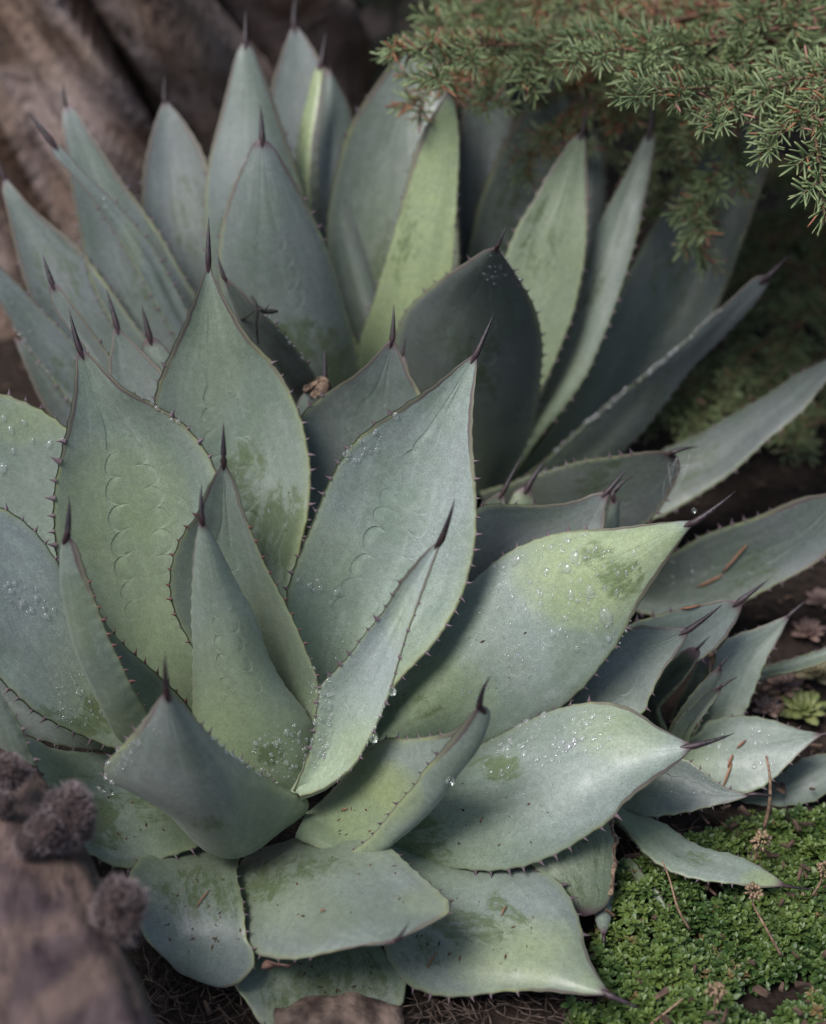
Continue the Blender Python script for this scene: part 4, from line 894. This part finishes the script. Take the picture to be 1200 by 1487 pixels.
# ------------------------------------------------------------------ things lying on the leaves
def on_leaf(D, x, y):
    """interpolate the blade under photo pixel (x, y); returns point, normal towards the camera"""
    px = D['px']; d2 = (px[:, :, 0]-x)**2+(px[:, :, 1]-y)**2; i, j = np.unravel_index(np.argmin(d2), d2.shape)
    i = min(max(i, 1), NU-2); j = min(max(j, 1), NV-2)
    J = np.stack([(px[i+1, j]-px[i-1, j])/2, (px[i, j+1]-px[i, j-1])/2], 1)
    try: a, b = np.linalg.solve(J, np.array([x, y])-px[i, j])
    except Exception: a = b = 0
    a = max(-1, min(1, a)); b = max(-1, min(1, b))
    def gr(Q): return Q[i, j]+a*(Q[i+1, j]-Q[i-1, j])/2+b*(Q[i, j+1]-Q[i, j-1])/2
    p = Vector(gr(D['S'])); n = Vector(gr(D['nr'])).normalized(); t = float(gr(D['tk']))
    if n.dot(CAM-p) < 0: n = -n
    return p+n*t, n
def needle_on(D, x0, y0, x1, y1, label, rad=.0007, mat=None, group='dead needles fallen on the leaves'):
    rad *= .72
    a, n = on_leaf(D, x0, y0); b, n2 = on_leaf(D, x1, y1); m_ = (a+b)/2+n*.0025
    pts = [a+n*rad, a.lerp(m_, .5)+n*.001, m_, m_.lerp(b, .5)+n*.001, b+n2*rad*2]
    vs, fs = tube(pts, [rad*.6, rad, rad*1.1, rad, rad*.5], 6)
    o = mesh_obj('fallen_needle', [v-a for v in vs], fs, mat or NRED, None, a); tag(o, label, 'needle', group)
for k, x0, y0, x1, y1, lb in ((23,729,1332,736,1320,'short rust red needle on the green patch of the long-spined bottom leaf'),(23,625,1405,640,1385,'longer brown needle near the lower margin of the long-spined bottom leaf'),
    (24,288,1322,306,1300,'reddish needle on the low leaf next to the woolly fungus'),(8,502,1182,512,1178,'tiny rust crumb of needle on the yellowish folded front leaf'),
    (15,700,1195,704,1188,'tiny needle fragment on the broad low right leaf'),(22,470,1330,476,1327,'tiny brown needle fragment on the curled low front leaf')):
    needle_on(LEAVES[k], x0, y0, x1, y1, lb)
needle_on(LEAVES[50], 1050, 830, 1085, 788, 'long rust needle lying up the dark grey right leaf', .0011); needle_on(LEAVES[50], 1015, 850, 1052, 832, 'flat-lying rust needle below the long one on the dark grey right leaf', .0010)
needle_on(LEAVES[20], 990, 884, 1012, 872, 'orange needle on the upper margin of the grey leaf above the offset', .0011)
needle_on(LEAVES[64], 1050, 1146, 1064, 1112, 'long orange needle on the broad offset leaf', .0011); needle_on(LEAVES[64], 1072, 1090, 1085, 1078, 'short brown needle high on the broad offset leaf', .001); needle_on(LEAVES[64], 1058, 1118, 1066, 1100, 'rust needle crossing the long orange one on the broad offset leaf', .0012)
def dark_twig():
    D = LEAVES[51]; a, n = on_leaf(D, 352, 462); b, _ = on_leaf(D, 372, 452); base = a; V, Fc = [], []
    e = P(404, 452, 1.19); k = P(375, 447, 1.185)
    for pts, rd in (([a, a.lerp(k, .5)+n*.003, k], .0008), ([k, k.lerp(e, .3)-UP*.002, k.lerp(e, .7)-UP*.001, e], .0021), ([P(366, 430, 1.185), k, P(372, 470, 1.19), P(375, 500, 1.20)], .0012), ([k, P(385, 450, 1.18), P(392, 441, 1.18)], .0008)):
        vs, fs = tube(pts, [rd*(1+.4*noise.noise(Vector((i*3, rd*900, 0)))) * (1 if i < len(pts)-1 else .4) for i in range(len(pts))], 7); addgeo(V, Fc, [v-base for v in vs], fs)
    tag(mesh_obj('twig', V, Fc, simple('black_twig', (0.012, 0.010, 0.010), (0.05, 0.042, 0.04), 300, .7, .4), None, base), 'black broken twig caught on a shaded leaf margin behind the pointed leaf', 'twig')
dark_twig()
def dry_leaf_bit():
    c = P(405, 1402, .985); V = [c]; r = random.Random(4); n = 14
    for k in range(n):
        a = 2*math.pi*k/n; V.append(c+RT*math.cos(a)*.010*(.7+.6*r.random())+UP*math.sin(a)*.0035*(.6+.9*r.random())-FWD*(.006*math.sin(2*a)+.008*math.sin(a)+.002*r.random()))
    Fc = [(0, k+1, (k+1) % n+1) for k in range(n)]
    o = mesh_obj('dry_leaf', [v-c for v in V], Fc, simple('dry_brown_leaf', (0.13, 0.07, 0.055), (0.24, 0.14, 0.11), 150, .7, .4), None, c)
    md = o.modifiers.new('thickness', 'SOLIDIFY'); md.thickness = .0008
    tag(o, 'curled brown dead leaf under the edge of the low front leaf', 'leaf')
dry_leaf_bit()
def grit():
    r = random.Random(31); V, Fc = [], []
    for k, cx, cy, rx, ry, n in ((24,300,1330,70,60,70),(25,480,1430,90,40,60),(22,480,1290,120,50,45),(23,700,1360,130,60,60),(8,520,1190,50,30,25),(12,200,1190,70,40,30),(15,700,1190,120,50,30),(67,1010,1240,60,20,25),(0,380,720,60,120,20),(14,700,960,100,60,25)):
        for q in range(n):
            a, t = r.uniform(0, 6.28), math.sqrt(r.random()); p, nn = on_leaf(LEAVES[k], cx+rx*t*math.cos(a), cy+ry*t*math.sin(a)); e1 = nn.orthogonal().normalized(); e2 = nn.cross(e1); an = r.uniform(0, 6.28)
            X = e1*math.cos(an)+e2*math.sin(an); Y = nn.cross(X); sz = .00025+.0008*r.random()**4; el = r.uniform(1, 3.5); o = len(V)
            V += [p+X*sz*el, p+Y*sz, p-X*sz*el, p-Y*sz, p+nn*sz]; Fc += [(o, o+1, o+4), (o+1, o+2, o+4), (o+2, o+3, o+4), (o+3, o, o+4)]
    tag(mesh_obj('grit', V, Fc, simple('grit', (0.02, 0.014, 0.01), (0.12, 0.075, 0.045), 40, .9, 0)), 'dark grit and crumbs of litter scattered over the low leaves', 'grit', None, 'stuff')
grit()
# cobweb at the folded leaf tip
def cobweb():
    r = random.Random(6); V, Fc = [], []; c = P(975, 690, 1.205)
    anchors = [P(983, 664, 1.205), P(1000, 676, 1.2), P(1008, 690, 1.2), P(985, 705, 1.21), P(962, 733, 1.22), P(970, 672, 1.208), P(1002, 660, 1.2), P(978, 720, 1.21), P(965, 700, 1.215)]
    for k in range(14):
        a, b = r.sample(anchors, 2); m_ = (a+b)/2+Vector((0, 0, -.002*r.random())); vs, fs = tube([a, m_, b], [.00005]*3, 3); addgeo(V, Fc, [v-c for v in vs], fs)
    tag(mesh_obj('cobweb', V, Fc, simple('silk', (0.6, 0.6, 0.6), (0.75, 0.75, 0.75), 50, .5, 0), None, c), 'small wispy cobweb strung at the folded leaf tip', 'cobweb', None, 'stuff')
cobweb()

# ------------------------------------------------------------------ water drops
def drop_geo(seed):
    r = random.Random(seed); V, Fc = [], []; na, nb = 14, 6
    k1, k2 = r.uniform(-.12, .12), r.uniform(0, 6)
    for j in range(nb):
        ph = math.pi/2*j/nb*1.0
        for i in range(na):
            a = 2*math.pi*i/na; rr = math.cos(ph)**.8*(1+k1*math.cos(2*a+k2)+.05*math.cos(3*a+k2)); V.append((rr*math.cos(a), rr*math.sin(a), .68*math.sin(ph)-.03))
    V.append((0, 0, .65)); V.append((0, 0, -.05))
    for j in range(nb-1):
        for i in range(na): i2 = (i+1) % na; Fc.append((j*na+i, j*na+i2, (j+1)*na+i2, (j+1)*na+i))
    t = nb*na
    for i in range(na): i2 = (i+1) % na; Fc.append(((nb-1)*na+i, (nb-1)*na+i2, t)); Fc.append((i2, i, t+1))
    return V, Fc
DG = [drop_geo(i) for i in range(5)]; DM = []
for V, Fc in DG:
    me = bpy.data.meshes.new('water_drop'); me.from_pydata(V, [], Fc); me.polygons.foreach_set('use_smooth', [True]*len(Fc)); me.materials.append(WATER); DM.append(me)
FV, FF = [], []; dr_rng = random.Random(21)
def drop(D, x, y, r_px, el=1.0, label=None, group=None, h=1.0):
    p, n = on_leaf(D, x, y); dist = (p-CAM).dot(FWD); rr = r_px*dist/F
    down = Vector((0, 0, -1)); X = (down-n*down.dot(n)); X = X.normalized() if X.length > .05 else n.orthogonal().normalized()
    X = (X+n.cross(X)*dr_rng.uniform(-.4, .4)).normalized(); Y = n.cross(X).normalized()
    Mx = Matrix((X, Y, n)).transposed().to_4x4() @ Matrix.Diagonal((rr*el, rr, rr*h, 1)); Mx.translation = p
    k = dr_rng.randrange(5)
    if r_px >= 4.2 and label:
        o = bpy.data.objects.new('water_drop', DM[k]); col.objects.link(o); o.matrix_world = Mx; tag(o, label, 'water drop', group)
    else: addgeo(FV, FF, [Mx @ Vector(v) for v in DG[k][0]], DG[k][1])
def scatter(D, cx, cy, rx, ry, n, rmin, rmax, ang=0, label=None, group=None, mask=None):
    for k in range(n):
        a, q = dr_rng.uniform(0, 6.28), math.sqrt(dr_rng.random()); dx, dy = rx*q*math.cos(a), ry*q*math.sin(a)
        x = cx+dx*math.cos(ang)-dy*math.sin(ang); y = cy+dx*math.sin(ang)+dy*math.cos(ang)
        r_ = rmin*(rmax/rmin)**(dr_rng.random()**2.2)
        drop(D, x, y, r_, dr_rng.uniform(1, 1.5), label, group)
l16 = ('water drop on the bright right-hand leaf with purple margins', 'water drops on the bright right-hand leaf')
for x, y, r_, e_ in ((752,816,9,1.3),(838,811,9,1.2),(858,858,9,1.2),(880,893,11,1.6),(826,826,8,1.2),(797,831,6,1.1),(803,797,5,1.1),(827,789,6.5,1),(730,853,6.5,1.2),(722,826,5,1),(734,826,5.5,1),(830,863,7.5,1.3),(822,896,5.5,1),(815,913,5,1),(803,918,6.5,1.1),(883,924,5.5,1),(838,940,5,1.2),(840,872,4.5,1),(787,877,5,1),(763,879,5,1),(748,870,5,1.1),(845,842,4.6,1),(853,811,5,1),(820,803,5,1),(787,893,4.5,1),(744,908,4.5,1.2),(785,860,5,1)):
    drop(LEAVES[14], x, y, r_*.9, e_, *l16, h=.95)
scatter(LEAVES[14], 815, 865, 130, 75, 120, 1.2, 4, -.5, *l16); scatter(LEAVES[14], 730, 960, 90, 45, 70, 1, 3.2, -.6, *l16); scatter(LEAVES[14], 880, 870, 60, 90, 50, 1, 3, -.5)
l18 = ('water drop on the shaded upper half of the low right leaf', 'water drops on the low right leaf')
scatter(LEAVES[15], 770, 1085, 90, 40, 95, 1.4, 7.5, -.35, *l18); scatter(LEAVES[15], 850, 1065, 60, 30, 40, 1.2, 6, -.3, *l18); scatter(LEAVES[15], 760, 1160, 70, 40, 30, .8, 2)
l3 = ('water drop on the broad pale leaf with the tall spine', 'water drops on the broad pale leaf')
for x, y, r_ in ((432,842,5),(447,848,6),(460,842,5),(463,852,5),(487,858,6),(478,873,4.4),(453,855,4.4),(575,603,7),(545,625,5),(530,650,5),(546,651,5),(505,657,6),(514,667,4.6),(522,640,4.4)): drop(LEAVES[2], x, y, r_*.8, 1.2, *l3)
scatter(LEAVES[2], 525, 650, 40, 16, 40, 1, 3.5, -.7); scatter(LEAVES[2], 468, 960, 30, 50, 55, 1, 3, .6)
l8 = ('water drop on the blue-grey leaf running out to the left', 'water drops on the blue-grey left leaf')
for x, y, r_ in ((31,875,6),(44,886,5),(51,868,5),(65,894,6),(15,858,5),(20,847,4.5),(76,884,4.4),(112,1008,5),(12,848,4.4),(145,1035,5),(150,1040,4.5)): drop(LEAVES[9], x, y, r_*.85, 1.2, *l8)
scatter(LEAVES[9], 35, 868, 45, 22, 40, .9, 3, .6); scatter(LEAVES[9], 115, 1015, 40, 40, 110, .8, 2.8)
l12 = ('water drop on the yellowish leaf behind the left leaves', 'water drops on the yellowish left leaf')
for x, y, r_ in ((17,625,6),(37,613,5),(6,608,5),(73,645,6),(91,643,6),(20,655,4.5),(48,640,4.5),(5,680,7)): drop(LEAVES[10], x, y, r_*.85, 1.4, *l12)
lb = ('water drop at the wet base of the central bud', 'water drops around the central bud')
scatter(LEAVES[4], 410, 1090, 42, 42, 120, 1, 5, 0, *lb); scatter(LEAVES[6], 468, 1050, 16, 70, 150, 1, 4.5, .15, 'water drop in the wet fold of the upright twisted leaf', 'water drops in the fold of the twisted leaf')
scatter(LEAVES[3], 455, 1010, 8, 45, 40, 1, 3)
scatter(LEAVES[7], 190, 1095, 35, 10, 40, 1, 4.2, -.9); scatter(LEAVES[7], 330, 1095, 10, 6, 10, 1.2, 4, .6); scatter(LEAVES[7], 215, 1060, 30, 30, 30, .8, 2.2)
def edge_drops(D, side, u0, u1, n, rmin, rmax, label=None, group=None):
    j = 1 if side < 0 else NV-2
    for k in range(n):
        i = int((u0+(u1-u0)*dr_rng.random())*(NU-1)); x, y = D['px'][i, j]
        drop(D, x+dr_rng.uniform(-2, 2), y+dr_rng.uniform(-2, 2), rmin*(rmax/rmin)**(dr_rng.random()**2), 1.0, label, group, 1.6)
edge_drops(LEAVES[7], -1, .45, .7, 26, 2, 4.2); edge_drops(LEAVES[7], 1, .38, .7, 26, 1.8, 4)
edge_drops(LEAVES[6], 1, .05, .5, 24, 1.5, 4); edge_drops(LEAVES[47], -1, .2, .9, 120, 1.5, 5); edge_drops(LEAVES[51], 1, .35, .8, 20, 1.5, 3.5)
edge_drops(LEAVES[1], 1, .7, .85, 6, 2, 4); edge_drops(LEAVES[56], -1, .3, .95, 40, 1.2, 3); edge_drops(LEAVES[49], -1, .2, .6, 20, 1.5, 3)
scatter(LEAVES[58], 735, 395, 36, 26, 40, 1.2, 4.5, .5, 'water drop near the tip of the dark upright leaf', 'water drops on the dark upright leaf'); scatter(LEAVES[0], 370, 690, 60, 90, 40, .8, 3)
scatter(LEAVES[56], 60, 490, 70, 40, 70, .8, 2.6, .7); scatter(LEAVES[64], 1075, 1090, 70, 35, 45, 1.2, 5, .1, 'water drop on the broad offset leaf', 'water drops on the broad offset leaf'); scatter(LEAVES[65], 980, 1130, 60, 25, 40, 1, 3.5, .2)
scatter(LEAVES[34], 356, 240, 20, 14, 12, 1.2, 3.5); scatter(LEAVES[50], 1000, 830, 40, 20, 20, 1, 3.5); scatter(LEAVES[53], 150, 290, 60, 8, 30, 1, 2.5, .9)
CLEAR = N('clear_water'); CLEAR.base((1, 1, 1)); CLEAR.rough(.0); CLEAR.b.inputs['IOR'].default_value = 1.33; CLEAR.b.inputs['Transmission Weight'].default_value = 1.0; CLEAR = CLEAR.m
def pendant(x, y, d, r_px, label):
    c = P(x, y, d); rr = r_px*d/F; V, Fc = [], []; na, nb = 14, 10
    for j in range(1, nb):
        ph = math.pi*j/nb; q = math.sin(ph)*(1 if ph > 1.2 else .9)
        for i in range(na): a = 2*math.pi*i/na; V.append((rr*q*math.cos(a), rr*q*math.sin(a), rr*math.cos(ph)*1.12))
    V.append((0, 0, rr*1.2)); V.append((0, 0, -rr*1.1)); t = (nb-1)*na
    for j in range(nb-2):
        for i in range(na): i2 = (i+1) % na; Fc.append((j*na+i, (j+1)*na+i, (j+1)*na+i2, j*na+i2))
    for i in range(na): i2 = (i+1) % na; Fc.append((t, i, i2)); Fc.append((t+1, (nb-2)*na+i2, (nb-2)*na+i))
    tag(mesh_obj('water_drop', V, Fc, CLEAR, None, c), label, 'water drop')
pendant(543, 1072, 1.0, 6.5, 'round water drop hanging from the margin of the twisted leaf, lower one'); pendant(570, 1004, 1.0, 6, 'round water drop hanging from the margin of the twisted leaf, upper one')
pendant(654, 1134, .985, 6, 'round water drop hanging under the folded front right leaf'); pendant(147, 1146, .97, 5, 'round water drop hanging below the corner of the dark front leaf'); pendant(160, 1150, .97, 4.5, 'small water drop just inside the dark front leaf corner')
pendant(1008, 741, 1.03, 4, 'small water drop hanging above the purple tip of the bright leaf')
fo = mesh_obj('fine_water_drops', FV, FF, WATER); tag(fo, 'fine sprinkling of tiny water drops over the agave leaves', 'water drops', None, 'stuff')
